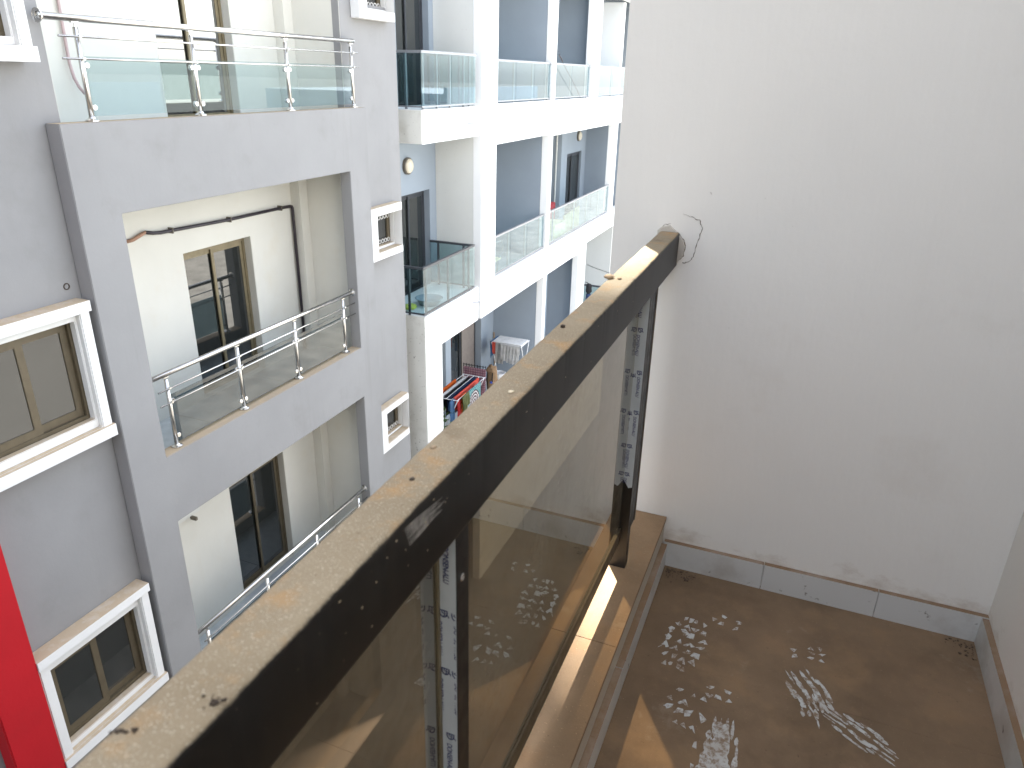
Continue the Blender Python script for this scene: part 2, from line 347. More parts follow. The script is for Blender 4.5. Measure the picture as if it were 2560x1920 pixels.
# boot prints that lift the dust off the tile
FPZ = [-1.4992]
def print_marks(cx, cy, length, width, ang, dens, rows, style='chev', wob=.2):
    """small flat tread-lug marks inside a sole outline; metres, local y along the foot"""
    bm = bmesh.new(); rd = random.Random(int(cx * 1000 + cy * 7777) & 0xffff)
    ca, sa = math.cos(ang), math.sin(ang); zc = [FPZ[0]]
    def put(poly):
        q = [bm.verts.new((cx + u * ca - v * sa, cy + u * sa + v * ca, FPZ[0])) for u, v in poly]; FPZ[0] += 6e-6
        bm.faces.new(q)
    for i in range(rows):
        v = (i / (rows - 1) - .5) * length
        t = abs(v) / (length / 2); hw = width / 2 * math.sqrt(max(0, 1 - t ** 2.6)) * (0.86 + .14 * math.cos(v / length * 6))
        n = 4
        for j in range(n):
            u = ((j + .5) / n - .5) * 2 * hw
            if rd.random() > dens: continue
            s = length / rows * rd.uniform(.55, .95); w = hw / n * rd.uniform(.7, 1.05); sg = 1 if j < n / 2 else -1
            jx = rd.uniform(-wob, wob) * s; jy = rd.uniform(-wob, wob) * s
            if style == 'chev':
                fl_ = rd.choice((1, 1, -1)); h2 = s * rd.uniform(.8, 1.1); t_ = rd.uniform(-.35, .35) * sg; j_ = lambda: rd.uniform(-.12, .12)
                shp = rd.choice(([(-1, -.45), (-.1, .5), (.15, .5), (1, -.4), (.45, -.5), (.05, -.05), (-.4, -.5)], [(-.85, -.5), (.8, -.42), (.5, .5), (-.5, .42)], [(-.9, -.5), (.9, -.3), (.1, .55)], [(-.9, .1), (-.2, .5), (.9, .4), (.7, -.1), (.0, -.5), (-.3, -.1)]))
                put([(u + jx + (q[0] + j_()) * w, v + jy + (fl_ * (q[1] + j_()) + t_ * q[0]) * h2) for q in shp][::fl_])
            else:
                l = s * rd.uniform(1.2, 3.2); w2 = w * rd.uniform(.5, 1.15)
                put([(u - w2 * .5 + jx, v - l * .45), (u + jx, v - l * .5), (u + w2 * .55 + jx, v - l * .3), (u + w2 * .7 + jx, v + l * .1), (u + w2 * .15 + jx, v + l * .5), (u - w2 * .35 + jx, v + l * .35), (u - w2 * .75 + jx, v - l * .05)])
    # thin relief
    return obj('footprint', bm, 'footprint', fl)
print_marks(-.135, 1.74, .275, .130, -.12, .93, 9)
print_marks(-.035, 1.88, .09, .10, -.25, .8, 4)
print_marks(.195, 1.84, .09, .11, .1, .5, 5)
print_marks(.205, 1.69, .16, .12, .55, .95, 7, 'streak')
print_marks(.215, 1.625, .13, .07, .2, .7, 6, 'streak')
print_marks(.325, 1.59, .20, .085, 1.05, .9, 8, 'streak')
print_marks(-.09, 1.50, .17, .12, -.08, .75, 6)
print_marks(-.004, 1.585, .085, .11, .1, .6, 4)
print_marks(.012, 1.41, .20, .095, .05, .97, 7, 'streak', .05)
print_marks(-.03, 1.38, .16, .06, .0, .6, 6)
# swiped clean patch
bm = bmesh.new(); rd = random.Random(5)
pl = [(-.012, 1.485), (.012, 1.49), (.026, 1.44), (.035, 1.36), (.05, 1.30), (-.04, 1.30), (-.035, 1.36), (-.012, 1.42)]
poly = []
for i in range(len(pl)):
    a, b_ = Vector(pl[i] + (0,)), Vector(pl[(i + 1) % len(pl)] + (0,))
    for k in range(5):
        q = a.lerp(b_, k / 5); poly.append(bm.verts.new((q.x + rd.uniform(-.004, .004), q.y + rd.uniform(-.004, .004), -1.4985)))
bm.faces.new(poly); obj('footprint', bm, 'footprint', fl)

# end wall
ew = tag(obj('end_wall', box(-.35 * S, XH * S + .2, YW * S, 2.30, -1.697, 3.4, bv=.004), 'wall'),
         'tall white plastered wall closing the far end of the dusty balcony', 'wall')
def ribbon2(pts, widths, conv, bm=None, seed=1, sub=6, jit=.0012):
    bm = bm or bmesh.new(); rd = random.Random(seed); P2 = []
    for i in range(len(pts) - 1):
        for k in range(sub):
            t = k / sub; P2.append((pts[i][0] * (1 - t) + pts[i + 1][0] * t + rd.uniform(-jit, jit), pts[i][1] * (1 - t) + pts[i + 1][1] * t + rd.uniform(-jit, jit)))
    P2.append(pts[-1]); n = len(P2); prev = None
    for i, (a, b2) in enumerate(P2):
        q0 = P2[max(i - 1, 0)]; q1 = P2[min(i + 1, n - 1)]; tx, ty = q1[0] - q0[0], q1[1] - q0[1]; L = math.hypot(tx, ty) or 1
        w = widths * rd.uniform(.4, 1.3) * min(1, 3 * i / n + .25, 3 * (n - i) / n + .25)
        nx, ny = -ty / L * w / 2, tx / L * w / 2
        cur = (bm.verts.new(conv(a + nx, b2 + ny)), bm.verts.new(conv(a - nx, b2 - ny)))
        if prev: bm.faces.new((prev[0], cur[0], cur[1], prev[1]))
        prev = cur
    return bm
wy = YW * S - .0012
cw = lambda a, b2: (a * S, wy, b2 * S)
bm = ribbon2([(-.2191, -.2326), (-.2048, -.2367), (-.1873, -.2415), (-.1814, -.2559), (-.1869, -.2811), (-.1921, -.3101), (-.1995, -.3208), (-.21, -.3242)], .0016, cw, seed=2)
bm = ribbon2([(-.2225, -.2683), (-.2126, -.2815), (-.2082, -.292), (-.2105, -.3098), (-.219, -.3218)], .0014, cw, bm, seed=3)
bm = ribbon2([(-.262, -.2669), (-.2523, -.2559), (-.2396, -.2526)], .0010, cw, bm, seed=4)
bm = ribbon2([(-.21, -.3242), (-.203, -.3215)], .003, cw, bm, seed=8)
obj('crack', bm, 'crackm', ew)
bm = bmesh.new(); pp = [(-.264, -.266), (-.255, -.258), (-.240, -.255), (-.2225, -.2683), (-.2126, -.2815), (-.2082, -.292), (-.2105, -.3098), (-.219, -.3218), (-.222, -.331), (-.262, -.331)]
f0 = [bm.verts.new((a * S, YW * S + .002, c * S)) for a, c in pp]; f1 = [bm.verts.new((a * S * 1 + .002 * (1 if a < -.24 else -1), YW * S - .006, c * S - .002)) for a, c in pp]
bm.faces.new(f1)
for i in range(len(pp)): bm.faces.new((f0[i], f0[(i + 1) % len(pp)], f1[(i + 1) % len(pp)], f1[i]))
obj('mortar_patch', bm, 'mortar', ew)
# skirting tiles along the end wall
for a, b_ in ((-.180, .03), (.0312, .25), (.2512, .4435)):
    obj('skirting_tile', nbox(a, b_, YW - .0115, YW + .001, -1.0005, -.939, bv=.0015), 'skirt', ew)
# house wall
hw = tag(obj('house_wall', box(XH * S, XH * S + .199, -3.0, YW * S - .001, -1.697, CEIL - .003, bv=.002), 'wall'),
         'white plastered house wall at the right edge of the balcony', 'wall')
for i in range(6):
    y1 = YW - .0125 - i * .40
    obj('skirting_tile', nbox(XH - .0115, XH + .001, y1 - .398, y1, -1.0005, -.941, bv=.0015), 'skirt', hw)
# kerb
kb = thing('balcony_kerb', 'low dusty tiled kerb under the black railing', 'kerb', (-.33, 0, -1.5))
obj('core', nbox(-.30, -.185, -2.0, YW - .001, -1.02, -.891), 'kerbface', kb)
for a, b_ in ((YW - .002, .968), (.9665, .53), (.5285, .09), (.0885, -.4), (-.4015, -1.2), (-1.2015, -2.0)):
    obj('kerb_tile', nbox(-.305, -.1825, b_, a, -.8905, -.882, bv=.0025), 'kerbtop', kb)
for i in range(6):
    y1 = YW - .0125 - i * .40
    obj('skirting_tile', nbox(-.186, -.1725, y1 - .398, y1, -1.0005, -.944, bv=.0015), 'skirt', kb)

# ================================================================== NEAR RAILING
rl = thing('balcony_railing', 'black aluminium railing with dust caked handrail and bronze glass, in the foreground', 'railing', (-.36, 0, -1.32))
SK = .0099       # the rail is set a touch askew
def skew(bm):
    for v in bm.verts: v.co.x += -(v.co.y / S - .134) * SK * S
    return bm
bm = bmesh.new(); rdr = random.Random(77); prof = []
x0, x1, z0, z1, rr = -.2465 * S, -.2085 * S, -.333 * S, -.267 * S, .0075
for cx_, cz_, a0 in ((x1 - rr, z1 - rr, 0), (x0 + rr, z1 - rr, 90), (x0 + rr, z0 + rr, 180), (x1 - rr, z0 + rr, 270)):
    for k in range(5):
        a = math.radians(a0 + 90 * k / 4); prof.append((cx_ + rr * math.cos(a), cz_ + rr * math.sin(a), a0 + 90 * k / 4))
secs = []; chip = 0.0; wob = [0.0] * len(prof); y = -2.2
while y < YW * S + .004:
    if rdr.random() < .05: chip = rdr.uniform(.0004, .0016)
    chip *= .72; ring = []
    for k, (px, pz, an) in enumerate(prof):
        wob[k] = wob[k] * .8 + rdr.gauss(0, .00012) if 20 < an < 160 else 0.0
        d = wob[k] + (chip if 20 < an < 75 else 0)
        ring.append(bm.verts.new((px - d * math.cos(math.radians(an)), y, pz - d * math.sin(math.radians(an)))))
    secs.append(ring); y += .005 if y > .1 else .05
for A, B in zip(secs[:-1], secs[1:]):
    for k in range(len(prof)): bm.faces.new((A[k], A[(k + 1) % len(prof)], B[(k + 1) % len(prof)], B[k]))
bm.faces.new(secs[0]); bm.faces.new(secs[-1])
top = obj('top_rail', skew(bm), 'rail', rl, smooth=True)
# scraped patch and chips on the rail's inner edge
bm = bmesh.new(); rd = random.Random(11)
def rx(y): return -.2085 * S - (y / S - .134) * SK * S
for i in range(16):
    t = i / 15; y0 = (.349 + .006 * t) * S; y1 = y0 + rd.uniform(.04, .056) * S; z = (-.2735 - .0165 * t) * S; h = rd.uniform(.0004, .0013)
    dz = -.006 * S * (1 - t)
    q = [(y0, z, h * .3), ((y0 * 2 + y1) / 3, z + dz * .2, h), ((y0 + 2 * y1) / 3, z + dz * .7 + .001, h), (y1, z + dz, h * .2)]
    for a, b2 in zip(q[:-1], q[1:]):
        bm.faces.new([bm.verts.new((rx(a[0]) + .0004, a[0], a[1] + a[2])), bm.verts.new((rx(b2[0]) + .0004, b2[0], b2[1] + b2[2])), bm.verts.new((rx(b2[0]) + .0004, b2[0], b2[1] - b2[2])), bm.verts.new((rx(a[0]) + .0004, a[0], a[1] - a[2]))])
obj('scrape_mark', bm, 'scuff', top)
bm = bmesh.new()
for i in range(26):
    y = rd.choice((rd.uniform(.24, .5), rd.uniform(.3, .42), rd.uniform(.2, 1.2))) * S; z = (-.273 - abs(rd.gauss(0, .012)) if i % 3 else rd.uniform(-.330, -.28)) * S
    z = max(z, -.331 * S); l = rd.uniform(.0006, .0024); h = rd.uniform(.0004, .0014); n = 6
    vs_ = [bm.verts.new((rx(y) + .0005, y + l * math.cos(2 * math.pi * k / n) * rd.uniform(.6, 1.2), z + h * math.sin(2 * math.pi * k / n) * rd.uniform(.6, 1.2))) for k in range(n)]
    bm.faces.new(vs_)
obj('paint_chips', bm, 'chip', top)['kind'] = 'stuff'

# lettering for the protective film
fc = bpy.data.curves.new('film_text', 'FONT'); fc.body = 'DONSEN-ALU'; fc.size = 1.0; fc.shear = .18; fc.space_character = .92; fc.offset = .012
to = bpy.data.objects.new('film_text', fc); C.objects.link(to)
dg = bpy.context.evaluated_depsgraph_get(); text_me = bpy.data.meshes.new_from_object(to.evaluated_get(dg))
bpy.data.objects.remove(to); tw = max(v.co.x for v in text_me.vertices); th = max(v.co.y for v in text_me.vertices)
TXT = [(v.co.x / tw, v.co.y / th) for v in text_me.vertices]; TXF = [tuple(p_.vertices) for p_ in text_me.polygons]
def add_text(bm, x, y, z, length, height, xmin, xmax, zmin):
    """reads downwards, letter tops towards +x, on a face looking to -y"""
    vs_ = [bm.verts.new((x + v * height, y, z - u * length)) for u, v in TXT]
    for fz in TXF:
        if all(xmin <= vs_[i].co.x <= xmax and vs_[i].co.z >= zmin for i in fz):
            try: bm.faces.new([vs_[i] for i in fz])
            except ValueError: pass
def add_logo(bm, x, y, z, s, xmin, xmax):
    def stroke(pts, w):
        for (a, b2) in zip(pts[:-1], pts[1:]):
            d = Vector((b2[0] - a[0], b2[1] - a[1])); 
            if d.length < 1e-6: continue
            n = Vector((-d.y, d.x)).normalized() * w / 2; e = d.normalized() * w * .25
            q = [(a[0] + n.x - e.x, a[1] + n.y - e.y), (b2[0] + n.x + e.x, b2[1] + n.y + e.y), (b2[0] - n.x + e.x, b2[1] - n.y + e.y), (a[0] - n.x - e.x, a[1] - n.y - e.y)]
            co = [(x + u * s, y, z - v * s) for u, v in q]
            if all(xmin <= c[0] <= xmax for c in co): bm.faces.new([bm.verts.new(c) for c in co])
    # rounded D lying on its side with an S ribbon inside and a small tail
    D = [(0, 0), (1.0, .02)] + [(1.0 - .5 + .5 * math.cos(t), .25 + .72 * math.sin(t)) for t in [math.pi * k / 10 * .98 for k in range(1, 10)]] + [(0, .12), (0, 0)]
    stroke(D, .17)
    stroke([(.33, .08), (.28, .3), (.48, .42), (.66, .5), (.62, .72), (.5, .85)], .13)
    stroke([(.66, .1), (.6, .28), (.78, .42)], .11)
    stroke([(.9, .55), (1.15, .75), (1.2, .95)], .15)
PX0, PX1 = -.2418, -.2225          # film face, near units
GX = -.2425
def post(y0, y1, zb, tape_to, items, logos):
    po = obj('post', nbox(GX - .012, PX1, y0, y1, zb, -.3325, bv=.001), 'black_alu', rl)
    yt = y0 * S - .0012; bm = bmesh.new()
    # film strip with a torn lower end
    xa, xb = (PX0 - .0005) * S, (PX1 - .0006) * S; zt = -.3335 * S; zb2 = tape_to * S; rd = random.Random(int(y0 * 1000))
    tear = [(xb, zb2), (xb - (xb - xa) * .35, zb2 - .004), (xb - (xb - xa) * .7, zb2 + .012), (xa, zb2 + .026)]
    cols = [(xa, zt), (xb, zt)] + tear
    bm.faces.new([bm.verts.new((a, yt, c)) for a, c in cols]); bm.faces.new([bm.verts.new((a, yt + .0008, c)) for a, c in reversed(cols)])
    obj('protective_film', bm, 'film', po)
    for x, z in items:
        bm = bmesh.new(); add_text(bm, x * S, yt - .0005, z * S, .0385 * S, .0053 * S, xa, xb, zb2 + .01); obj('lettering', bm, 'ink', po)
    for x, z in logos:
        bm = bmesh.new(); add_logo(bm, x * S, yt - .0005, z * S, .0072 * S, xa, xb); obj('logo', bm, 'ink', po)
    return po
p1 = post(.449, .472, -.882, -.872,
          [(-.2345, -.356), (-.2415, -.4345), (-.2415, -.4990), (-.2335, -.5765), (-.2250, -.436), (-.2250, -.500), (-.2415, -.6420), (-.2335, -.7200), (-.2415, -.785)],
          [(-.2385, -.423), (-.2375, -.487), (-.2335, -.5640), (-.2270, -.424), (-.2270, -.488), (-.2385, -.630), (-.2375, -.705), (-.2335, -.770), (-.2300, -.3415)])
# screw on the first post's side
bm = lathe(nv(PX1, .4585, -.392), (1, 0, 0), [(.0055, -.001), (.0055, .0012), (.004, .0022), (.0012, .0012), (0, .0012)], 14); obj('screw', bm, 'steel', p1)
p2 = post(1.182, 1.2045, -.885, -.700,
          [(-.2400, -.335), (-.2395, -.4035), (-.2325, -.4800), (-.2440, -.545), (-.2395, -.6235), (-.2395, -.682), (-.2325, -.556)],
          [(-.2385, -.392), (-.2335, -.4690), (-.2440, -.475), (-.2445, -.548), (-.2385, -.6130), (-.2385, -.6710), (-.2325, -.545)])
# slotted wall-side channel behind the last post
bm = bmesh.new(); bxv(bm, (GX - .012) * S, (PX1 - .0006) * S, 1.2055 * S, 1.2385 * S, -.802 * S, -.3325 * S); ch = obj('side_channel', bm, 'dark_alu', rl)
for a in (1.2085, 1.2215):
    obj('slot', nbox(PX1 - .0016, PX1 - .0003, a, a + .0035, -.80, -.335, bv=0), 'black_alu', ch)
obj('lip', nbox(PX1 - .001, PX1 + .0008, 1.232, 1.2384, -.801, -.334, bv=.0004), 'bronze_alu', ch)

# glass and frames
for (a, b_) in ((-1.2, .4485), (.4725, 1.1815)):
    gp = obj('glass_panel', nbox(GX - .0025, GX + .0025, a, b_, -.800, -.334, bv=0), 'glass_bronze', rl)
    bt = obj('bottom_rail', nbox(GX - .003, GX + .0045, a, b_, -.828, -.7995, bv=.0015), 'bronze_alu', rl)
    obj('glazing_bead', nbox(GX + .003, GX + .0062, a, b_, -.8100, -.7930, bv=.001), 'bronze_alu', bt)
obj('edge_gasket', nbox(GX + .003, GX + .0045, .4435, .4488, -.79, -.334, bv=.0004), 'gold_alu', rl)
# bits lying on the rail
def pebble(p, r, mat='pebble', seed=0, flat=.6):
    bm = bmesh.new(); rd = random.Random(seed); bmesh.ops.create_icosphere(bm, subdivisions=2, radius=1)
    for v in bm.verts: v.co = Vector((v.co.x * r * rd.uniform(.8, 1.2), v.co.y * r * 1.3 * rd.uniform(.8, 1.2), v.co.z * r * flat)) + Vector(p)
    return bm
def rz(): return -.267 * S
tag(obj('stone_chip', pebble((-.2481 * S - .007, 1.009 * S, rz() + .004), .010, seed=1, flat=.55), 'pebble', smooth=True), 'tan stone chip lying on the sunlit part of the handrail', 'stone')
tag(obj('stone_chip', pebble((-.230 * S - .012, 1.011 * S, rz() + .002), .0045, seed=2, flat=.5), 'pebble', smooth=True), 'tiny crumb beside the tan stone chip on the handrail', 'stone')
tag(obj('dark_nut', lathe((-.2424 * S, .769 * S, rz()), (0, 0, 1), [(.0045, 0), (.0045, .004), (.0022, .004), (.0022, .001), (0, .001)], 6), 'dark_bit'), 'small dark metal nut lying mid way along the dusty handrail', 'nut')
tag(obj('paint_flake', pebble((-.2259 * S, .5704 * S, rz() + .001), .0042, seed=4, flat=.35), 'chip', smooth=True), 'pale paint flake lying near the inner edge of the handrail', 'flake')
tag(obj('debris_crumb', pebble((-.2401 * S, .4462 * S, rz() + .0008), .0034, seed=5, flat=.4), 'pebble', smooth=True), 'brown debris crumb at the outer side of the dusty handrail', 'debris')
tag(obj('dead_insect', pebble((-.2314 * S, .3972 * S, rz() + .0008), .0030, seed=6, flat=.4), 'dark_bit', smooth=True), 'small dark crumb left of the scraped patch on the handrail', 'debris')
bm = bmesh.new(); rd = random.Random(9)
for i in range(26):
    a = rd.gauss(0, .005); b2 = rd.gauss(0, .0035)
    bmesh.ops.create_icosphere(bm, subdivisions=1, radius=rd.uniform(.0005, .0016), matrix=Matrix.Translation((-.2148 * S + a, .1862 * S + b2, rz() + .0008)))
o = obj('dirt_clump', bm, 'dark_bit'); tag(o, 'dark crumbly clump of dirt on the nearest part of the handrail', 'dirt')
bm = bmesh.new()
for i in range(18):
    t = i / 17; bmesh.ops.create_icosphere(bm, subdivisions=1, radius=rd.uniform(.0005, .0015), matrix=Matrix.Translation((-.2392 * S + .012 * (t - .5) + rd.gauss(0, .001), .1576 * S + .007 * (t - .5) + rd.gauss(0, .001), rz() + .0005)))
tag(obj('dirt_clump', bm, 'dark_bit'), 'thin dark smear of grit at the bottom left end of the handrail', 'dirt')

# dirt gathered in the floor corners
def pile(cx, cy, dx, dy, n, seed, label, mats='soil'):
    bm = bmesh.new(); rd = random.Random(seed)
    for i in range(n):
        a = abs(rd.gauss(0, dx)); b2 = abs(rd.gauss(0, dy)); r = rd.uniform(.0005, .0022) * (1 if rd.random() < .8 else 1.8)
        bmesh.ops.create_icosphere(bm, subdivisions=1, radius=r, matrix=Matrix.Translation((cx + a * (1 if cx < 0 else -1), cy - b2, -1.4995 + r * .5)) @ Matrix.Diagonal((rd.uniform(.7, 1.6), rd.uniform(.7, 1.6), .6, 1)))
    tag(obj('dirt_pile', bm, mats), label, 'dirt', 'dirt in the floor corners')
pile(-.252, 2.072, .045, .025, 160, 41, 'dark crumbly dirt piled in the corner between kerb and end wall')
pile(.640, 2.068, .03, .03, 70, 42, 'scattered dark crumbs in the right hand floor corner by the house wall')
# ================================================================== GREY BUILDING
GF, GM = -1.0, -1.029            # frame face, main wall face (far units)
GB = -1.18                       # recess back wall
TOPG = 3.5                      # top of the grey building
BASE = GZ / F + .0005
gb = thing('grey_building', 'grey rendered apartment building with recessed white balconies across the gap', 'building', (-7.5, 5.5, GZ))
floors = [-.079 + .57, -.079, -.648, -1.218]
wz = {0: (.018, .21, .002), 1: (-.540, -.349, -.561), 2: (-1.055, -.878, -1.076)}
win_holes = [(.569, .747, -.5275, -.361), (.569, .747, -1.061, -.900), (.569, .747, .030, .21)]
sm_holes = [(1.60, 1.742, .140, .225), (1.60, 1.742, -.440, -.338), (1.60, 1.742, -.986, -.885)]
wall_holes = win_holes + sm_holes + [(.803, 1.524, BASE - .01, 2.6)]
obj('main_wall', slab_holes('x', GM - .02, GM, -2.8, 1.765, BASE, TOPG, wall_holes, k=F), 'grey', gb)
obj('side_wall', box(-2.6 * F, (GM - .0205) * F, 1.70 * F, 1.765 * F, BASE * F, TOPG * F, bv=.006), 'grey', gb)
obj('roof_slab', box(-2.6 * F, (GM - .002) * F, -2.8 * F, 1.698 * F, (TOPG - .05) * F, (TOPG - .004) * F), 'grey', gb)
obj('rear_wall', box(-2.64 * F, -2.601 * F, -2.8 * F, 1.765 * F, BASE * F, TOPG * F), 'grey', gb)
obj('sun_blocker', box(-5.70, -4.9, 9.75, 12.0, 14.36, 17.5, bv=.01), 'grey', gb)  # added out of view, keeps a strip of sun off the balcony floor
# balcony frame, proud of the main wall
fh = [(.853, 1.4865, -.648, -.2155), (.853, 1.4865, -1.218, -.7835), (.853, 1.4865, -1.79, -1.352)]
obj('balcony_frame', slab_holes('x', GM + .0005, GF, .776, 1.567, BASE, -.079, fh, k=F), 'grey', gb)
# recess: back wall with door openings, side walls, pilaster, slabs
doors = [(1.150, 1.352, -.109, .245), (1.135, 1.337, -.680, -.355), (1.165, 1.364, -1.250, -.925)]
obj('recess_back_wall', slab_holes('x', GB - .035, GB, .80, 1.53, BASE, 2.6, doors, k=F, bv=.004), 'cream', gb)
for yl, nm in ((.80, 'recess_side_wall'), (1.524, 'recess_side_wall')):
    a, b_ = (.775, .8028) if yl < 1 else (1.5243, 1.55)
    obj(nm, fbox(GB + .0005, GM - .0005, a, b_, BASE, 2.6, bv=0), 'cream', gb)
obj('pilaster', fbox(GB + .0003, -1.153, 1.493, 1.5240, BASE, 2.6, bv=.008), 'cream', gb)
for z in (-.109, -.680, -1.250, .462):
    obj('balcony_slab', fbox(GB + .0008, GM - .0008, .8030, 1.5238, z - .045, z, bv=0), 'tile', gb)
    for i in range(3):
        ya = .805 + i * .24
        obj('floor_tile', fbox(GB + .006, GM - .003, ya, ya + .238, z + .0002, z + .0012, bv=.001), 'tile', gb)
# doors
def sliding_door(parent, x, y0, y1, z0, z1, frame, ft=.010, pane='pane'):
    """two-leaf sliding glass door; x = outer face plane (faces +x)"""
    ym = (y0 + y1) / 2; d = obj('door', slab_holes('x', x - .012, x, y0, y1, z0, z1, [(y0 + ft * .7, y1 - ft * .7, z0 + ft * .7, z1 - ft)], k=F, bv=.003), frame, parent)
    for i, (a, b_) in enumerate(((y0 + ft * .7, ym + ft * .5), (ym - ft * .5, y1 - ft * .7))):
        xx = x - .0025 - (.004 if i == 0 else 0)
        obj('sash', slab_holes('x', xx - .003, xx, a, b_, z0 + ft * .7, z1 - ft, [(a + ft * .8, b_ - ft * .8, z0 + ft * 1.9, z1 - ft * 2)], k=F, bv=.002), frame, d)
        obj('pane', fbox(xx - .0022, xx - .0012, a + ft * .7, b_ - ft * .7, z0 + ft * 1.8, z1 - ft * 1.9, bv=0), pane, d)
    return d
sliding_door(gb, GB - .018, 1.151, 1.351, -.108, .244, 'gold_alu', pane='pane_mirror')
sliding_door(gb, GB - .018, 1.136, 1.336, -.679, -.356, 'gold_alu')
sliding_door(gb, GB - .018, 1.166, 1.363, -1.249, -.926, 'bronze_alu')
# windows on the left with white surrounds
def big_window(y0, y1, z0, z1, zs, zl, zo, pane='pane_coated'):
    """window y0..y1,z0..z1 set almost flush; zo = front sill top; surround to zs (sill bottom) and zl (lintel top)"""
    w = obj('window', slab_holes('x', -1.038, -1.0255, y0, y1, z0, z1, [(y0 + .007, y1 - .007, z0 + .007, z1 - .006)], k=F, bv=.003), 'bronze_alu', gb)
    ym = (y0 + y1) / 2 + .002
    for i, (a, b_) in enumerate(((y0 + .006, ym + .006), (ym - .004, y1 - .006))):
        xx = -1.0268 - (.0045 if i else 0)
        obj('sash', slab_holes('x', xx - .004, xx, a, b_, z0 + .006, z1 - .005, [(a + .0125, b_ - .0125, z0 + .0195, z1 - .0175)], k=F, bv=.003), 'bronze_alu', w)
        obj('pane', fbox(xx - .0028, xx - .0016, a + .0115, b_ - .0115, z0 + .0185, z1 - .0165, bv=0), pane, w)
    fr = obj('window_surround', slab_holes('x', -1.0253, -1.0035, .5505, .7655, zs + .004, zl - .004, [(y0 - .0005, y1 + .0005, zo, zl - .016)], k=F, bv=.010), 'white_trim', gb)
    obj('inner_step', slab_holes('x', -1.0252, -1.0125, y0 - .0012, y1 + .0012, zo - .0006, zl - .0152, [(y0 + .003, y1 - .003, z0 + .001, z1 - .001)], k=F, bv=.006), 'white_trim', fr)
    obj('sill', fbox(-1.0248, -.9985, .549, .7668, zs, zo - .0003, bv=.010), 'white_trim', fr)
    obj('lintel', fbox(-1.0286, -.9992, .5495, .7662, zl - .0165, zl, bv=.012), 'white_trim', fr)
    obj('wall_collar', slab_holes('x', -1.0289, -1.0252, .552, .7645, zs + .002, zl - .002, [(y0 - .0003, y1 + .0003, z0 - .0003, z1 + .0003)], k=F, bv=0), 'white_trim', fr)
big_window(.569, .747, -.5275, -.361, -.5615, -.3325, -.541)
big_window(.569, .747, -1.061, -.900, -1.090, -.8615, -1.071, 'pane')
big_window(.569, .747, .030, .21, .001, .238, .0205)
def small_window(y0, y1, z0, z1, zb, zt):
    fr = obj('window_surround', slab_holes('x', GM + .0004, -1.004, 1.5685, 1.7225, zb, zt, [(y0 + .001, y1 - .022, z0, z1)], k=F, bv=.008), 'white_trim', gb)
    obj('inner_step', slab_holes('x', GM - .0125, GM + .0002, y0 - .0005, y1 + .0005, z0 - .0005, z1 + .0005, [(y0 + .006, y1 - .024, z0 + .006, z1 - .004)], k=F, bv=.004), 'white_trim', fr)
    w = obj('window', slab_holes('x', -1.049, -1.042, y0, y1 - .01, z0, z1, [(y0 + .012, y1 - .036, z0 + .010, z1 - .008)], k=F, bv=.002), 'bronze_alu', gb)
    obj('pane', fbox(-1.0475, -1.0455, y0 + .011, y1 - .035, z0 + .009, z1 - .007, bv=0), 'pane', w)
    # strip of wrought scroll work
    bm = bmesh.new()
    for i in range(7):
        yy = (y0 + .02 + i * .0145) * F
        for zz in (z0 + .014, z1 - .016):
            tube([(-1.0405 * F, yy + .03 * math.cos(t), zz * F + .03 * math.sin(t)) for t in [2 * math.pi * k / 10 for k in range(11)]], .006, 5, bm=bm)
    obj('scroll_grille', bm, 'white_trim', w)['kind'] = 'stuff'
small_window(1.60, 1.742, -.430, -.337, -.4485, -.3165)
small_window(1.60, 1.742, -.978, -.884, -.998, -.8645)
small_window(1.60, 1.742, .128, .225, .108, .243)
# drain hole in the left wall
obj('drain_hole', lathe(fv(GM - .0005, .7555, -.312), (1, 0, 0), [(.030, .0), (.030, .008), (.022, .010), (.021, .002), (0, .002)], 14), 'dark_bit', gb)
# conduit on the middle balcony
cp = thing('conduit_pipe', 'dark plastic pipe running over the glass door of the middle grey balcony', 'pipe', fv(GB, 1.25, -.68))
pp = [(1.043, -.294), (1.06, -.2985), (1.08, -.3010), (1.107, -.3015), (1.27, -.3060), (1.442, -.3065), (1.478, -.3075)]
pts = [fv(GB + .008, a, c) for a, c in pp] + [fv(GB + .008, 1.4835, -.3085), fv(GB + .008, 1.4855, -.312), fv(GB + .008, 1.4860, -.32), fv(GB + .008, 1.4860, -.676)]
obj('pipe_run', tube(pts, .020, 12), 'pipe', cp, smooth=True)
obj('cut_end', tube([fv(GB + .004, 1.0, -.3045), fv(GB + .006, 1.015, -.3035), fv(GB + .007, 1.03, -.2985), fv(GB + .008, 1.0435, -.294)], .0185, 10), 'pipe_end', cp, smooth=True)
for a, c in ((1.107, -.3015), (1.27, -.3060), (1.442, -.3065)):
    obj('pipe_clip', box(GB * F + .0, GB * F + .070, a * F - .006, a * F + .006, c * F - .032, c * F + .032, bv=.002), 'lamp_rim', cp)
pc = [fv(GB + .004, .958, .25), fv(GB + .004, .956, .094), fv(GB + .005, .954, .03), fv(GB + .007, .952, .0), fv(GB + .010, .953, -.022), fv(GB + .014, .956, -.036), fv(GB + .019, .961, -.047)]
tag(obj('loose_conduit', tube(pc, .014, 8), 'pink_cable', smooth=True), 'faded pink conduit dangling on the white wall of the top grey balcony', 'conduit')
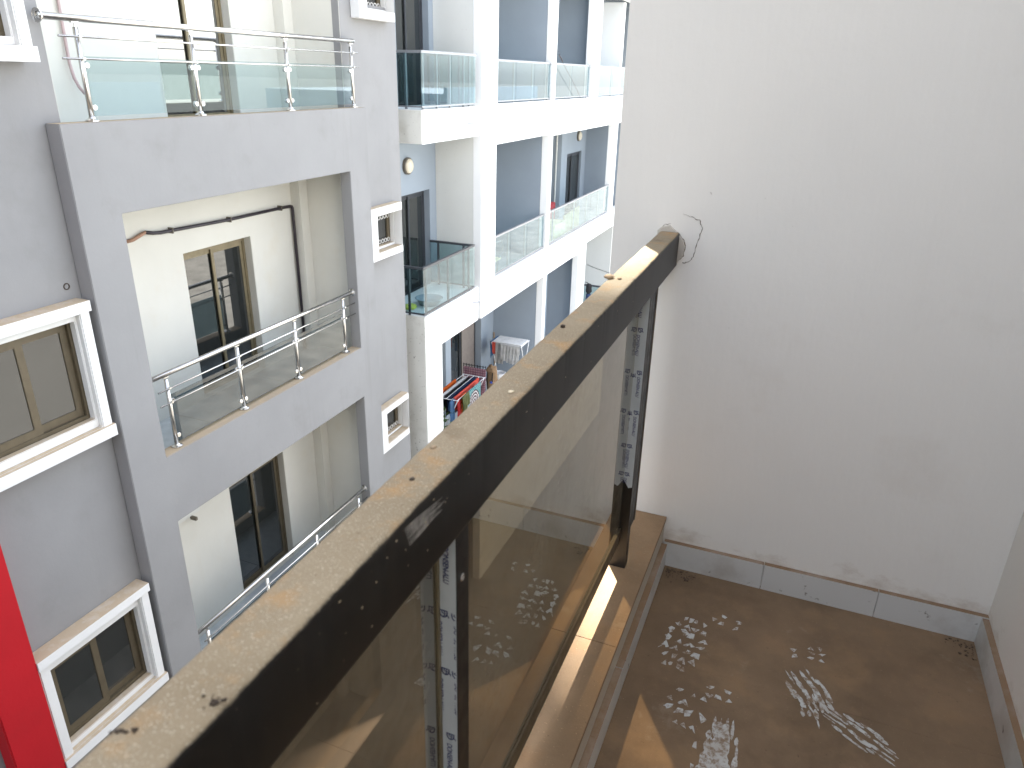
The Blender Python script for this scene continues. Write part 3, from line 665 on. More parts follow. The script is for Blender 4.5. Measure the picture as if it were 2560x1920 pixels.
# drainpipe bracket on lowest balcony wall
br = thing('wall_bracket', 'small pale bracket under the ceiling of the lowest grey balcony', 'bracket', fv(GB, 1.03, -.93))
obj('back_plate', fbox(GB + .0005, GB + .006, 1.0, 1.064, -.928, -.912), 'cream_far', br); obj('hook', fbox(GB + .006, GB + .022, 1.034, 1.040, -.934, -.927, bv=.002), 'lamp_rim', br)
# red fin
tag(obj('red_column', slab_holes('x', GM + .0004, -1.0005, .479, .5493, BASE, .9, [], k=F, bv=.01), 'red'), 'bright red painted column standing proud of the grey wall at lower left', 'column')

# ---- stainless railings
def steel_railing(name, label, x, posts, zb, zt, zh, y0, y1, rods, gz0, gz1, rod_y, flange_y=None, gm='glass_blue'):
    t = thing(name, label, 'railing', fv(x, (y0 + y1) / 2, zb), 'stainless railings of the grey building')
    h = obj('handrail', tube([fv(x, y0, zh), fv(x, (y0 + y1) / 2, zh), fv(x, y1, zh)], .0265, 16), 'steel', t, smooth=True)
    for fy in flange_y or []:
        sgn = 1 if fy > 1.2 else -1
        obj('flange', lathe(fv(x, fy, zh), (0, -sgn, 0), [(.052, 0), (.052, .006), (.030, .012), (.030, .03), (0, .03)], 18), 'steel', h)
    for py in posts:
        po = obj('post', tube([fv(x, py, zb), fv(x, py, zt)], .021, 12), 'steel', t, smooth=True)
        obj('base_plate', lathe(fv(x, py, zb), (0, 0, 1), [(.055, 0), (.055, .010), (.030, .022), (.024, .035), (0, .035)], 18), 'steel', po)
        obj('stem', tube([fv(x, py, zt), fv(x, py, zh)], .0075, 8), 'steel', po)
        obj('saddle', fbox(x - .0025, x + .0025, py - .006, py + .006, zh - .0062, zh - .0045, bv=.003), 'steel', po)
        for rzv in rods: obj('rod_holder', lathe(fv(x + .004, py, rzv), (1, 0, 0), [(.013, -.02), (.013, .022), (.0, .024)], 10), 'steel', po)
    for rzv in rods:
        obj('rod', tube([fv(x + .006, rod_y[0], rzv), fv(x + .006, rod_y[1], rzv)], .0085, 10), 'steel', t, smooth=True)
        
    for a, b_ in zip(posts[:-1], posts[1:]):
        gp = obj('glass_panel', fbox(x - .0012, x + .0008, a + .0065, b_ - .0065, gz0, gz1, bv=0), gm, t)
        for yy in (a + .0075, b_ - .0075):
            for zz in (gz0 + .012, gz1 - .012):
                obj('glass_clip', lathe(fv(x - .003, yy, zz), (1, 0, 0), [(0, 0), (.026, 0), (.026, .022), (.022, .028), (0, .028)], 14), 'steel', gp)
    return t
steel_railing('steel_railing', 'stainless railing with glass panels on the top grey balcony', -1.013, [.842, 1.061, 1.308, 1.5365], -.0785, .048, .0595, .787, 1.548, (.0355, .0065), -.0715, .010, (.808, 1.553), [.786], 'glass_pale')
steel_railing('steel_railing', 'stainless railing with glass panels on the middle grey balcony', -1.016, [.894, 1.0755, 1.2565, 1.4435], -.6482, -.514, -.505, .8535, 1.485, (-.531, -.558), -.640, -.546, (.868, 1.486), [1.486])
steel_railing('steel_railing', 'stainless railing of the lowest grey balcony seen just above the handrail', -1.016, [.889, 1.075, 1.262, 1.452], -1.218, -1.075, -1.0615, .8535, 1.487, (-1.089, -1.118), -1.208, -1.104, (.872, 1.486), [1.486])

# ================================================================== WHITE BUILDING
WF, WB = -1.0, -1.228
TOPW = 1.42
wb = thing('white_building', 'white apartment building with blue recessed balconies further along the gap', 'building', (-7.5, 17, GZ))
fh = [(2.35, 2.883, -.091, .345), (2.922, 3.404, -.091, .345), (3.5285, 4.35, -.091, .345),
      (2.345, 2.872, -.666, -.217), (2.918, 3.872, -.668, -.224), (3.95, 4.7, -.668, -.224),
      (2.20, 2.868, -1.32, -.785), (2.904, 3.366, -1.32, -.787), (3.491, 4.5, -1.32, -.76)]
for k in (1, 2):
    dz = .5745 * k
    fh += [(2.35, 2.883, -.091 + dz, .345 + dz), (2.922, 3.404, -.091 + dz, .345 + dz), (3.5285, 4.35, -.091 + dz, .345 + dz)]
obj('facade', slab_holes('x', WF - .03, WF, 2.225, 5.2, BASE, TOPW, fh, k=F), 'white_far', wb)
# off-white return wall beside the balcony boxes and rear block
obj('return_wall', fbox(-1.1655, WF - .0302, 2.2255, 2.262, -.783, TOPW, bv=.005), 'cream_far', wb)
obj('blue_return', fbox(-1.1655, WF - .0302, 2.2257, 2.262, -.7875, -.7835, bv=0), 'blue', wb)
# back walls
hd = [(1.98, 2.178, -.69, -.352), (2.0, 2.195, -.13, .24)]
obj('box_back_wall', slab_holes('x', -1.20, -1.165, 1.5, 2.2252, -.79, TOPW, hd, k=F, bv=.004), 'blue', wb)
obj('rear_wall', slab_holes('x', WB - .04, WB, 2.262, 5.2, -.783, TOPW, [(3.82, 4.075, -.71, -.381), (2.9218, 3.725, -.699, -.2255)], k=F, bv=0), 'blue', wb)
obj('terrace_back_wall', slab_holes('x', -1.30, WB, 2.40, 2.905, -1.32, -.787, [(2.4465, 2.735, -1.29, -.80)], k=F, bv=.003), 'blue', wb)
obj('terrace_back_wall', slab_holes('x', -1.30, WB, 2.905, 5.2, -1.32, -.787, [], k=F, bv=.003), 'blue', wb)
sliding_door(wb, -1.185, 1.98, 2.1775, -.689, -.353, 'dark_alu')
sliding_door(wb, -1.185, 2.0, 2.1945, -.129, .239, 'dark_alu')
td = sliding_door(wb, -1.255, 2.4465, 2.735, -1.289, -.801, 'dark_alu')
obj('curtain', fbox(-1.2562, -1.2548, 2.60, 2.722, -1.27, -.82, bv=0), 'curtain', td)
# partitions between recesses
for a, b_, z0, z1 in ((2.8835, 2.9215, -.12, .34), (2.8725, 2.9175, -.70, -.22), (2.8685, 2.9035, -1.31, -.79), (2.8835, 2.9215, .45, .92)):
    obj('partition', fbox(WB + .0005, WF - .031, a, b_, z0, z1, bv=0), 'blue', wb)
obj('partition', fbox(WB + .0005, WF - .032, 3.47, 3.53, -.12, .34, bv=0), 'blue', wb)
obj('partition', fbox(WB + .05, WF - .032, 3.44, 3.49, -1.31, -.79, bv=0), 'blue', wb)
obj('shaft', fbox(-1.329, WB - .0405, 3.7255, 3.78, -.70, -.225, bv=0), 'blue', wb)
obj('partition', fbox(-1.30, WF - .032, 4.15, 4.20, -.70, -.225, bv=0), 'blue', wb)
obj('white_partition', fbox(-1.32, WF - .032, 4.02, 4.06, -.12, .34, bv=0), 'white_far', wb)
obj('white_partition', fbox(-1.32, WF - .032, 4.12, 4.16, -1.31, -.765, bv=0), 'cream_far', wb)
# door in the second recess, lower storey
sliding_door(wb, WB - .012, 3.8205, 4.0745, -.705, -.3815, 'dark_alu')
obj('downpipe', tube([fv(-1.252, 3.718, -.70), fv(-1.252, 3.718, -.226)], .022, 8), 'cream_far', wb)
# slabs
for z, y1 in ((-.125, 5.2), (-.700, 5.2), (.449, 5.2), (1.02, 5.2)):
    obj('floor_slab', fbox(WB + .0003, WF - .0305, 2.2625, y1, z - .07, z, bv=0), 'tile', wb)
obj('terrace_floor', fbox(-1.30, -.985, 1.70, 5.2, -1.36, -1.285, bv=.004), 'tile', wb)
obj('roof_slab', fbox(-2.6, WF - .031, 1.80, 5.2, TOPW - .05, TOPW - .002, bv=0), 'white_far', wb)
obj('rear_block', fbox(-2.6, -1.33, 1.80, 5.2, BASE, TOPW - .051, bv=0), 'cream_far', wb)
obj('baseboard', fbox(WB + .0003, WB + .003, 2.737, 2.867, -1.2845, -1.268, bv=0), 'white_trim', wb)
# balcony boxes
obj('balcony_box', fbox(-1.1645, WF, 1.8375, 2.2035, -.181, -.0935), 'white_far', wb)
obj('balcony_box', slab_holes('x', -1.1645, WF, 1.8275, 2.2025, -1.284, -.6645, [(1.932, 2.3, -1.4, -.7825)], k=F), 'white_far', wb)
obj('weathered_side', fbox(-1.163, WF - .001, 1.8345, 1.8373, -.1795, -.095, bv=.002), 'speckled', wb)
obj('weathered_side', fbox(-1.163, WF - .001, 1.8245, 1.8273, -1.283, -.666, bv=.002), 'speckled', wb)
obj('spout', tube([fv(-1.0, 2.12, -.141), fv(-.992, 2.155, -.1425)], .012, 8), 'mid_alu', wb)
obj('spout', tube([fv(-1.0, 2.155, -.708), fv(-.985, 2.185, -.711)], .012, 8), 'mid_alu', wb)

# ---- glass balustrades of the white building
def balustrade(label, x, y0, y1, zb, zt, posts, glassm='glass_green', ret=None, frame='mid_alu', cat='balustrade', gaps=()):
    t = thing('glass_balustrade', label, cat, fv(x, (y0 + y1) / 2, zb), 'glass balustrades of the white building')
    obj('handrail', fbox(x - .006, x + .003, y0, y1, zt - .0065, zt, bv=.004), frame, t)
    obj('bottom_rail', fbox(x - .003, x + .002, y0, y1, zb + .004, zb + .0085, bv=.002), frame, t)
    for py in posts: obj('post', fbox(x - .0085, x - .003, py - .003, py + .003, zb - .004, zt - .0065, bv=.002), frame, t)
    ed = [y0] + sorted(gaps) + [y1]
    for a, b_ in zip(ed[:-1], ed[1:]): obj('glass_panel', fbox(x - .0008, x + .0010, a + .0008, b_ - .0008, zb + .0085, zt - .0065, bv=0), glassm, t)
    for ry, dx, pxs in ret or []:
        obj('side_handrail', fbox(x - dx, x - .0065, ry - .0045, ry + .0045, zt - .0068, zt - .0003, bv=.004), frame, t)
        obj('side_bottom_rail', fbox(x - dx, x - .0035, ry - .002, ry + .002, zb + .0042, zb + .0083, bv=.002), frame, t)
        obj('side_glass', fbox(x - dx, x - .0012, ry - .0008, ry + .0008, zb + .0085, zt - .007, bv=0), glassm, t)
        sgn = 1 if ry < (y0 + y1) / 2 else -1
        for px in pxs: obj('side_post', fbox(x - px - .003, x - px + .003, ry + sgn * .002, ry + sgn * .0075, zb - .004, zt - .0068, bv=.002), frame, t)
    return t
balustrade('glass balustrade around the upper protruding box balcony of the white building', -1.003, 1.8415, 2.181, -.0925, .0515, [1.86, 1.94, 2.02, 2.11, 2.15], ret=[(1.8440, .16, (.05, .12)), (2.178, .16, (.05, .12))], gaps=(2.02,))
balustrade('glass balustrade around the lower protruding box balcony of the white building', -1.003, 1.8235, 2.176, -.6635, -.5165, [1.85, 1.995, 2.145], ret=[(1.826, .16, (.05, .12)), (2.173, .16, (.035, .128))], gaps=(2.01,), frame='dark_alu')
balustrade('glass balustrade of the first upper blue recess of the white building', -1.010, 2.352, 2.881, -.0905, .0425, [2.52, 2.70, 2.865], gaps=(2.53, 2.71))
balustrade('glass balustrade of the second upper blue recess of the white building', -1.010, 2.924, 3.402, -.0905, .0425, [3.15, 3.385], gaps=(3.15,))
balustrade('glass balustrade at the far upper right of the white building beside the end wall', -1.010, 3.5305, 4.348, -.0905, .0425, [3.54, 3.8, 4.1], gaps=(3.8, 4.1))
balustrade('glass balustrade of the first lower blue recess of the white building', -1.010, 2.347, 2.870, -.6655, -.524, [2.50, 2.67, 2.83], gaps=(2.51, 2.68))
balustrade('wide glass balustrade of the second lower blue recess of the white building', -1.010, 2.920, 3.870, -.6675, -.524, [3.0, 3.3, 3.5, 3.7, 3.855], gaps=(3.25, 3.55))

# wall lamps
def lamp(p, r, label):
    t = thing('wall_lamp', label, 'lamp', p, 'round wall lamps of the white building')
    obj('rim', lathe(p, (1, 0, 0), [(0, 0), (r, 0), (r, .05), (r * .9, .06), (r * .86, .05)], 28), 'lamp_rim', t, smooth=False)
    obj('cover', lathe(p, (1, 0, 0), [(r * .87, .052)] + [(r * .87 * math.cos(a), .052 + .055 * math.sin(a)) for a in [math.pi / 2 * k / 6 for k in range(1, 6)]] + [(0, .107)], 28), 'lamp_dome', t, smooth=True)
lamp(fv(-1.1648, 2.034, -.2655), .14, 'round wall lamp above the door of the lower box balcony')
lamp(fv(WB + .0003, 3.998, -.3005), .15, 'round wall lamp above the door in the second lower blue recess')
# aerial wire
an = thing('aerial_wire', 'thin wire with a looped dark end hanging across the upper second recess', 'wire', fv(-.99, 3.1, 0))
obj('wire', tube([fv(-.99, 2.8944, .0765), fv(-.99, 2.9115, .0834), fv(-.989, 2.93, .075), fv(-.99, 2.925, .062), fv(-.988, 2.905, .066), fv(-.989, 2.9449, .0563), fv(-.99, 2.9615, .0458), fv(-.99, 3.1068, -.0226), fv(-.995, 3.2491, -.0933)], .004, 6), 'pipe', an)
obj('knot', tube([fv(-.989, 2.915, .072), fv(-.988, 2.944, .0565), fv(-.989, 2.964, .0445)], [.008, .016, .008], 7), 'pipe', an)

# ================================================================== THINGS ON THE BALCONIES
def colmat(name, col, rough=.9): 
    if name not in M: M[name] = plain(name, col, rough, var=.12, scale=8, spec=.15)
    return name
colmat('cloth_orange', (.75, .16, .03)); colmat('cloth_white', (.72, .71, .69)); colmat('cloth_navy', (.03, .05, .11)); colmat('cloth_black', (.02, .02, .022))
colmat('cloth_red', (.50, .05, .05)); colmat('cloth_blue', (.10, .20, .36)); colmat('cloth_olive', (.18, .20, .09)); colmat('cloth_greyw', (.56, .55, .53)); colmat('cloth_coral', (.80, .14, .10))
colmat('bag_tan', (.26, .17, .10)); colmat('plastic_white', (.75, .76, .78), .4); colmat('plastic_yellow', (.62, .66, .12), .5); colmat('cream_sheet', (.72, .64, .42)); colmat('red_plastic', (.45, .05, .06), .5); colmat('leaf', (.06, .11, .03), .6)
colmat('plastic_blue', (.05, .10, .45), .5); colmat('basin_grey', (.28, .33, .36), .4); colmat('wood', (.32, .22, .13), .7)
# patterned cloths (flat print)
m, nt, p = mk('mandala_print'); M['mandala'] = m
g = nod(nt, 'ShaderNodeTexCoord'); sp = nod(nt, 'ShaderNodeVectorMath', operation='LENGTH'); nt.links.new(g.outputs['UV'], sp.inputs[0])
w = nod(nt, 'ShaderNodeMath', operation='SINE'); nt.links.new(mth(nt, 'MULTIPLY', sp.outputs['Value'], 30), w.inputs[0])
sv = nod(nt, 'ShaderNodeSeparateXYZ'); nt.links.new(g.outputs['UV'], sv.inputs[0])
at = nod(nt, 'ShaderNodeMath', operation='ARCTAN2'); nt.links.new(sv.outputs[0], at.inputs[0]); nt.links.new(sv.outputs[1], at.inputs[1])
pet = nod(nt, 'ShaderNodeMath', operation='SINE'); nt.links.new(mth(nt, 'MULTIPLY', at.outputs[0], 18), pet.inputs[0])
v = mth(nt, 'ADD', w.outputs[0], mth(nt, 'MULTIPLY', pet.outputs[0], .55))
inner = mix(nt, ramp(nt, mth(nt, 'ADD', mth(nt, 'MULTIPLY', v, .4), .5), .45, .55), (.09, .02, .035), (.78, .76, .74))
outer = mix(nt, ramp(nt, noise(nt, 60, 3), .5, .58), (.02, .28, .29), (.60, .72, .72))
c = mix(nt, ramp(nt, sp.outputs['Value'], .80, .82), inner, outer); nt.links.new(c, p.inputs['Base Color']); p.inputs['Roughness'].default_value = .9
m, nt, p = mk('plaid_print'); M['plaid'] = m
g = nod(nt, 'ShaderNodeTexCoord'); sv = nod(nt, 'ShaderNodeSeparateXYZ'); nt.links.new(g.outputs['UV'], sv.inputs[0])
def stripes(src, k, a, b):
    s = nod(nt, 'ShaderNodeMath', operation='SINE'); nt.links.new(mth(nt, 'MULTIPLY', src, k), s.inputs[0]); return ramp(nt, s.outputs[0], a, b)
c = mix(nt, mth(nt, 'MULTIPLY', stripes(sv.outputs[0], 40, .2, .4), .6), (.30, .13, .17), (.58, .45, .48)); c = mix(nt, mth(nt, 'MULTIPLY', stripes(sv.outputs[1], 46, .5, .7), .6), c, (.12, .05, .09))
nt.links.new(c, p.inputs['Base Color']); p.inputs['Roughness'].default_value = .95

def cloth(name, a, b, drop, nrm, mat, label, cat, group=None, amp=.03, waves=4, back=.0, nu=28, nvv=14, seed=0, thick=.004, uneven=.0):
    """cloth hung over a rod from a to b; falls `drop` metres; optional back fall"""
    a, b, nrm = Vector(a), Vector(b), Vector(nrm).normalized(); rd = random.Random(seed); ph = rd.uniform(0, 6)
    bm = bmesh.new(); uvl = bm.loops.layers.uv.new('UVMap'); rows = []; nb = 6 if back else 0
    prof = []
    if back:
        for i in range(nb): t = i / nb; prof.append((-.02, -back * (1 - t)))
        prof += [(-.014, .004), (0, .012), (.014, .004)]
    for i in range(nvv + 1): prof.append((.02, -drop * i / nvv))
    UV = {}
    for j, (off, dz) in enumerate(prof):
        row = []
        for i in range(nu + 1):
            s = i / nu; k = max(0, -dz) / max(drop, .01)
            wv = amp * k ** .7 * math.sin(2 * math.pi * waves * s + ph + 1.4 * k) + amp * .4 * k * math.sin(2 * math.pi * waves * 2.3 * s + ph * 2)
            dzz = dz * (1 + uneven * math.sin(3 * s + ph))
            pos = a.lerp(b, s) + nrm * (off + wv) + Vector((0, 0, dzz)) + (a - b).normalized() * (s - .5) * .06 * k * (a - b).length
            vv_ = bm.verts.new(pos); UV[vv_] = ((s - .5) * 2, (-dz / max(drop, .01) - .5) * 2); row.append(vv_)
        rows.append(row)
    for j in range(len(rows) - 1):
        for i in range(nu):
            fc_ = bm.faces.new((rows[j][i], rows[j][i + 1], rows[j + 1][i + 1], rows[j + 1][i]))
            for lp in fc_.loops: lp[uvl].uv = UV[lp.vert]
    bmesh.ops.solidify(bm, geom=list(bm.faces), thickness=thick)
    o = obj(name, bm, mat, smooth=True)
    return tag(o, label, cat, group)

TZ = -1.285          # terrace floor
# rack one, front: rods run along the facade
rk = thing('drying_rack', 'white metal drying rack loaded with bright laundry on the lower terrace', 'rack', fv(-1.09, 2.28, TZ))
rt = -1.082
for i, x in enumerate((-1.15, -1.128, -1.106, -1.084, -1.062)):
    obj('rod', tube([fv(x, 2.16, rt), fv(x, 2.40, rt)], .006, 6), 'plastic_white', rk)
for yy in (2.16, 2.40): obj('cross_bar', tube([fv(-1.155, yy, rt), fv(-1.057, yy, rt)], .008, 6), 'plastic_white', rk)
for yy in (2.165, 2.395):
    for sg in (-1, 1): obj('leg', tube([fv(-1.106 + sg * .045, yy, TZ + .002), fv(-1.106 - sg * .045, yy, rt)], .009, 6), 'plastic_white', rk)
G1 = 'laundry on the colourful drying rack'
cloth('patterned_cloth', fv(-1.060, 2.238, rt), fv(-1.060, 2.352, rt), .62, (1, 0, 0), 'mandala', 'teal and white cloth with a round dark red mandala print on the drying rack', 'cloth', G1, amp=.012, waves=2, back=.25, seed=1)
cloth('orange_garment', fv(-1.066, 2.195, rt), fv(-1.066, 2.24, rt), .85, (1, 0, 0), 'cloth_orange', 'long orange garment beside the mandala cloth on the drying rack', 'clothing', G1, amp=.03, waves=2, back=.2, seed=2)
cloth('olive_scarf', fv(-1.058, 2.190, rt), fv(-1.058, 2.245, rt + .002), .34, (1, 0, 0), 'cloth_olive', 'olive green scarf draped over the orange garment', 'clothing', G1, amp=.03, waves=3, back=.2, seed=3, uneven=.3)
cloth('red_garment', fv(-1.068, 2.165, rt), fv(-1.068, 2.198, rt), .80, (1, 0, 0), 'cloth_red', 'dark red garment hanging left of the orange one', 'clothing', G1, amp=.03, waves=2, back=.2, seed=4)
cloth('blue_garment', fv(-1.080, 2.135, rt), fv(-1.080, 2.172, rt), .82, (1, 0, 0), 'cloth_blue', 'slate blue garment at the left end of the drying rack', 'clothing', G1, amp=.03, waves=2, back=.2, seed=5)
cloth('navy_garment', fv(-1.100, 2.165, rt), fv(-1.100, 2.39, rt), .45, (1, 0, 0), 'cloth_navy', 'navy garment on the middle rod of the drying rack', 'clothing', G1, amp=.02, waves=3, back=.3, seed=6)
cloth('black_garment', fv(-1.116, 2.165, rt + .002), fv(-1.116, 2.375, rt + .002), .45, (1, 0, 0), 'cloth_black', 'black garment folded over the drying rack between navy and white ones', 'clothing', G1, amp=.02, waves=3, back=.3, seed=7)
cloth('white_towel', fv(-1.134, 2.162, rt + .001), fv(-1.134, 2.38, rt + .001), .4, (1, 0, 0), 'cloth_white', 'white towel rolled over the rear of the drying rack', 'towel', G1, amp=.02, waves=3, back=.3, seed=8)
cloth('orange_towel', fv(-1.152, 2.162, rt + .004), fv(-1.152, 2.33, rt + .004), .4, (1, 0, 0), 'cloth_orange', 'orange towel on the rearmost rod of the drying rack', 'towel', G1, amp=.02, waves=3, back=.3, seed=9)
cloth('coral_garment', fv(-1.080, 2.17, rt + .003), fv(-1.080, 2.38, rt + .003), .3, (1, 0, 0), 'cloth_coral', 'coral red strip of clothing behind the mandala cloth', 'clothing', G1, amp=.015, waves=3, back=.3, seed=10)
pt = cloth('plaid_towel', fv(-1.158, 2.415, rt + .026), fv(-1.068, 2.425, rt + .022), .80, (0, -1, 0), 'plaid', 'pink plaid fringed towel at the right end of the drying rack', 'towel', G1, amp=.02, waves=3, back=.5, seed=11)
bm = bmesh.new()
for i in range(9):
    t = i / 8; q = fv(-1.158, 2.415, rt + .026).lerp(fv(-1.068, 2.425, rt + .022), t)
    tube([q + Vector((0, 0, .0)), q + Vector((0, 0, .085))], .009, 5, bm=bm)
tube([fv(-1.158, 2.415, rt + .026) + Vector((0, 0, .06)), fv(-1.068, 2.425, rt + .022) + Vector((0, 0, .06))], .008, 5, bm=bm)
obj('fringe', bm, 'cloth_black', pt)
# rack two, further back
r2 = thing('clothes_horse', 'second drying rack with pale sheets against the blue partition', 'rack', fv(-1.1, 2.78, TZ))
t2 = -1.058
for yy in (2.72, 2.75, 2.78, 2.81): obj('rod', tube([fv(-1.172, yy, t2), fv(-1.035, yy, t2)], .006, 6), 'plastic_white', r2)
for xx in (-1.172, -1.035):
    obj('side_bar', tube([fv(xx, 2.715, t2), fv(xx, 2.815, t2)], .008, 6), 'plastic_white', r2)
    for sg in (-1, 1): obj('leg', tube([fv(xx, 2.765 + sg * .05, TZ + .002), fv(xx, 2.765 - sg * .045, t2)], .009, 6), 'plastic_white', r2)
G2 = 'laundry on the pale drying rack'
cloth('grey_towel', fv(-1.150, 2.716, t2 + .003), fv(-1.112, 2.716, t2 + .003), .50, (0, -1, 0), 'cloth_greyw', 'narrow grey white towel left on the second drying rack', 'towel', G2, amp=.022, waves=2, back=.25, seed=21)
cloth('white_shirt', fv(-1.125, 2.708, t2 + .005), fv(-1.037, 2.708, t2 + .005), .40, (0, -1, 0), 'cloth_white', 'white shirt spread over the front of the second drying rack', 'clothing', G2, amp=.034, waves=6, back=.2, seed=22, uneven=.15)
tag(obj('folded_sheet', fbox(-1.165, -1.036, 2.722, 2.805, t2 + .002, t2 + .006, bv=.008), 'cloth_white'), 'white sheet laid flat across the top of the second drying rack', 'sheet', G2)
cloth('coral_strip', fv(-1.166, 2.716, t2 + .003), fv(-1.150, 2.716, t2 + .003), .24, (0, -1, 0), 'cloth_coral', 'coral red cloth strip at the left end of the second drying rack', 'cloth', G2, amp=.01, waves=1, back=.3, seed=23)
cloth('striped_end', fv(-1.176, 2.80, t2 + .003), fv(-1.176, 2.72, t2 + .003), .42, (-1, 0, 0), 'cloth_blue', 'blue and red cloth on the side bar of the second drying rack', 'cloth', G2, amp=.015, waves=2, back=.2, seed=24)
# bag, bucket, mop, plant
bg = thing('rucksack', 'tan rucksack standing under the second drying rack', 'bag', fv(-1.143, 2.66, TZ))
def lump(c, rx_, ry_, rz_, seed, n=3, bumpy=.12):
    bm = bmesh.new(); bmesh.ops.create_icosphere(bm, subdivisions=n, radius=1); rd = random.Random(seed); ph = [rd.uniform(0, 6) for _ in range(6)]
    for v in bm.verts:
        q = v.co.copy(); k = 1 + bumpy * (math.sin(5 * q.x + ph[0]) * math.sin(4 * q.y + ph[1]) + .6 * math.sin(7 * q.z + ph[2]) + .4 * math.sin(11 * q.x + ph[3] + 5 * q.z))
        v.co = Vector(c) + Vector((q.x * rx_ * k, q.y * ry_ * k, (abs(q.z) ** .8 * (1 if q.z > 0 else -1)) * rz_ * k))
    return bm
obj('body', lump(fv(-1.143, 2.66, -1.205), .135, .11, .39, 3), 'bag_tan', bg, smooth=True)
obj('front_pocket', lump(fv(-1.137, 2.643, -1.225), .10, .06, .17, 5), 'bag_tan', bg, smooth=True)
obj('flap', lump(fv(-1.143, 2.655, -1.155), .125, .11, .08, 6), 'bag_tan', bg, smooth=True)
obj('patch', lump(fv(-1.136, 2.636, -1.205), .035, .02, .03, 7), 'plastic_blue', bg, smooth=True)
for dx in (-.012, .012): obj('strap', tube([fv(-1.143 + dx, 2.642, -1.15), fv(-1.143 + dx, 2.636, -1.19), fv(-1.143 + dx, 2.644, -1.24)], .013, 6), 'cloth_black', bg)
bk = thing('bucket', 'white plastic bucket beside the tan rucksack', 'bucket', fv(-1.122, 2.70, TZ))
obj('shell', lathe(fv(-1.122, 2.70, TZ + .001), (0, 0, 1), [(0, 0), (.09, 0), (.125, .56), (.14, .58), (.13, .585), (.118, .56), (.085, .02), (0, .02)], 20), 'plastic_white', bk)
obj('handle', tube([fv(-1.122, 2.70, TZ) + Vector((.13 * math.cos(a), -.06 * math.sin(a), .57 + .05 * math.sin(a))) for a in [math.pi * k / 8 for k in range(9)]], .006, 6), 'mid_alu', bk)
mp = thing('mop', 'long wooden mop handle leaning in the blue corner behind the sheets', 'mop', fv(-1.215, 2.855, TZ))
obj('handle', tube([fv(-1.208, 2.845, TZ + .02), fv(-1.222, 2.862, -1.063)], .016, 8), 'wood', mp); obj('head', lump(fv(-1.207, 2.843, TZ + .014), .08, .08, .06, 8), 'cloth_greyw', mp)
pl = thing('potted_plant', 'small leafy pot plant behind the white column of the lower terrace', 'plant', fv(-1.1, 2.12, TZ))
obj('pot', lathe(fv(-1.1, 2.125, TZ + .001), (0, 0, 1), [(0, 0), (.10, 0), (.15, .28), (.16, .30), (.14, .30), (.13, .26), (0, .25)], 18), 'bag_tan', pl)
bm = bmesh.new(); rd = random.Random(4)
for i in range(70):
    a = rd.uniform(0, 6.28); h = rd.uniform(.3, .95); r = rd.uniform(.02, .2); c0 = fv(-1.1, 2.125, TZ) + Vector((r * math.cos(a), r * math.sin(a), h)); d = Vector((math.cos(a), math.sin(a), rd.uniform(-.3, .9))).normalized() * rd.uniform(.07, .13); w_ = d.cross(Vector((0, 0, 1))).normalized() * .022
    q = [bm.verts.new(c0), bm.verts.new(c0 + d * .45 + w_), bm.verts.new(c0 + d), bm.verts.new(c0 + d * .45 - w_)]; bm.faces.new(q)
obj('foliage', bm, 'leaf', pl)['kind'] = 'stuff'
obj('stem', tube([fv(-1.1, 2.125, TZ) + Vector((0, 0, .2)), fv(-1.1, 2.125, TZ) + Vector((.02, .01, .8))], [.014, .004], 6), 'leaf', pl)
# lower box balcony
bs = tag(obj('wash_basin', lathe(fv(-1.05, 1.945, -.6640), (0, 0, 1), [(0, 0), (.16, 0), (.22, .11), (.245, .12), (.235, .125), (.21, .11), (.15, .015), (0, .015)], 26), 'basin_grey', smooth=True), 'grey wash basin on the floor of the lower box balcony', 'basin')
tag(obj('yellow_cloth', lump(fv(-1.082, 1.884, -.659), .11, .13, .035, 12), 'plastic_yellow', smooth=True), 'crumpled yellow green cloth near the grey basin', 'cloth')
# second lower recess
cr = thing('storage_chest', 'cream chest with a sheet thrown over it behind the lower glass', 'chest', fv(-1.07, 3.3, -.70))
obj('body', fbox(-1.13, -1.04, 3.10, 3.262, -.699, -.615, bv=.01), 'cream_sheet', cr)
cloth('thrown_sheet', fv(-1.05, 3.262, -.598), fv(-1.05, 3.49, -.585), .5, (1, 0, 0), 'cream_sheet', 'cream sheet hanging behind the wide lower glass balustrade', 'sheet', None, amp=.03, waves=2, back=.3, seed=31)
tag(obj('red_crate', slab_holes('x', -1.20, -1.14, 3.15, 3.40, -.699, -.56, [], k=F, bv=.015), 'red_plastic'), 'dark red crate standing on the balcony behind the cream sheet', 'crate')
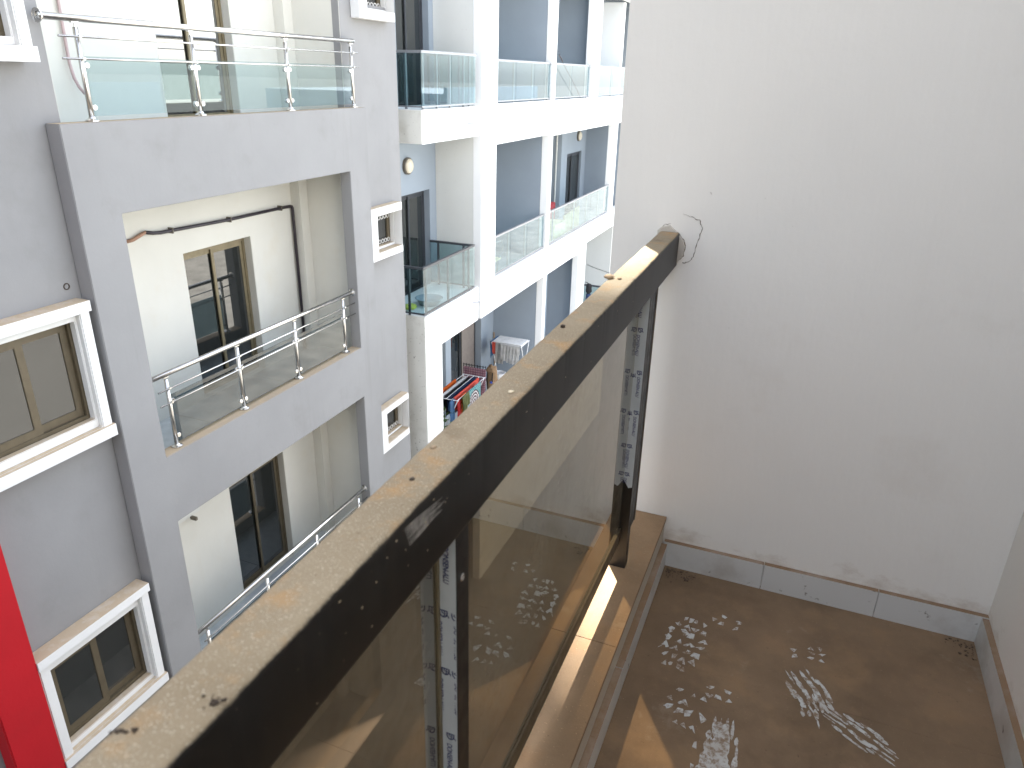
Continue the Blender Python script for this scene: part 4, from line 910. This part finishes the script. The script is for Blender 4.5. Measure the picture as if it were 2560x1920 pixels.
# chair on the first lower recess
chr_ = thing('tube_chair', 'bent tube chair behind the first lower glass balustrade', 'chair', fv(-1.08, 2.5, -.70))
for dx in (0, -.06):
    obj('frame', tube([fv(-1.06 + dx, 2.42, -.585), fv(-1.06 + dx, 2.50, -.575), fv(-1.06 + dx, 2.545, -.58), fv(-1.06 + dx, 2.56, -.60), fv(-1.06 + dx, 2.552, -.625), fv(-1.06 + dx, 2.52, -.64), fv(-1.06 + dx, 2.50, -.699)], .014, 8), 'mid_alu', chr_, smooth=True)
    obj('leg', tube([fv(-1.06 + dx, 2.42, -.585), fv(-1.06 + dx, 2.43, -.699)], .014, 8), 'mid_alu', chr_, smooth=True)
obj('seat', fbox(-1.125, -1.055, 2.425, 2.53, -.645, -.638, bv=.01), 'cream_sheet', chr_); obj('backrest', fbox(-1.125, -1.055, 2.415, 2.424, -.635, -.575, bv=.01), 'cream_sheet', chr_)
# far lower right: dark bag hung on a rail
lr = thing('return_rail', 'dark handrail in front of the white partition at the far lower right', 'railing', fv(-1.07, 3.9, -1.28))
obj('bar', fbox(-1.125, -.99, 3.90, 3.908, -1.092, -1.082, bv=.003), 'dark_alu', lr); obj('glass_panel', fbox(-1.12, -.99, 3.903, 3.905, -1.25, -1.094, bv=0), 'glass_green', lr)
for xx in (-1.12, -1.0): obj('post', fbox(xx - .003, xx + .003, 3.901, 3.907, -1.284, -1.092, bv=.002), 'dark_alu', lr)
hb = thing('hanging_bag', 'dark bag hanging at the edge of the white pillar lower right', 'bag', fv(-1.0, 3.56, -1.1))
obj('pouch', lump(fv(-.985, 3.53, -1.0), .08, .10, .16, 14), 'cloth_black', hb, smooth=True); obj('lower_pouch', lump(fv(-.985, 3.53, -1.045), .08, .10, .12, 15), 'cloth_navy', hb, smooth=True)
obj('strap', tube([fv(-.985, 3.53, -.985), fv(-.99, 3.515, -.965), fv(-.998, 3.50, -.96)], .01, 6), 'cloth_black', hb)
tag(obj('slack_cable', tube([fv(-1.1684, 4.1175, -1.0237), fv(-1.1111, 4.1175, -1.0402), fv(-1.0239, 4.1175, -1.0599)], .006, 6), 'pipe'), 'thin dark cable strung along the white partition at lower right', 'cable')
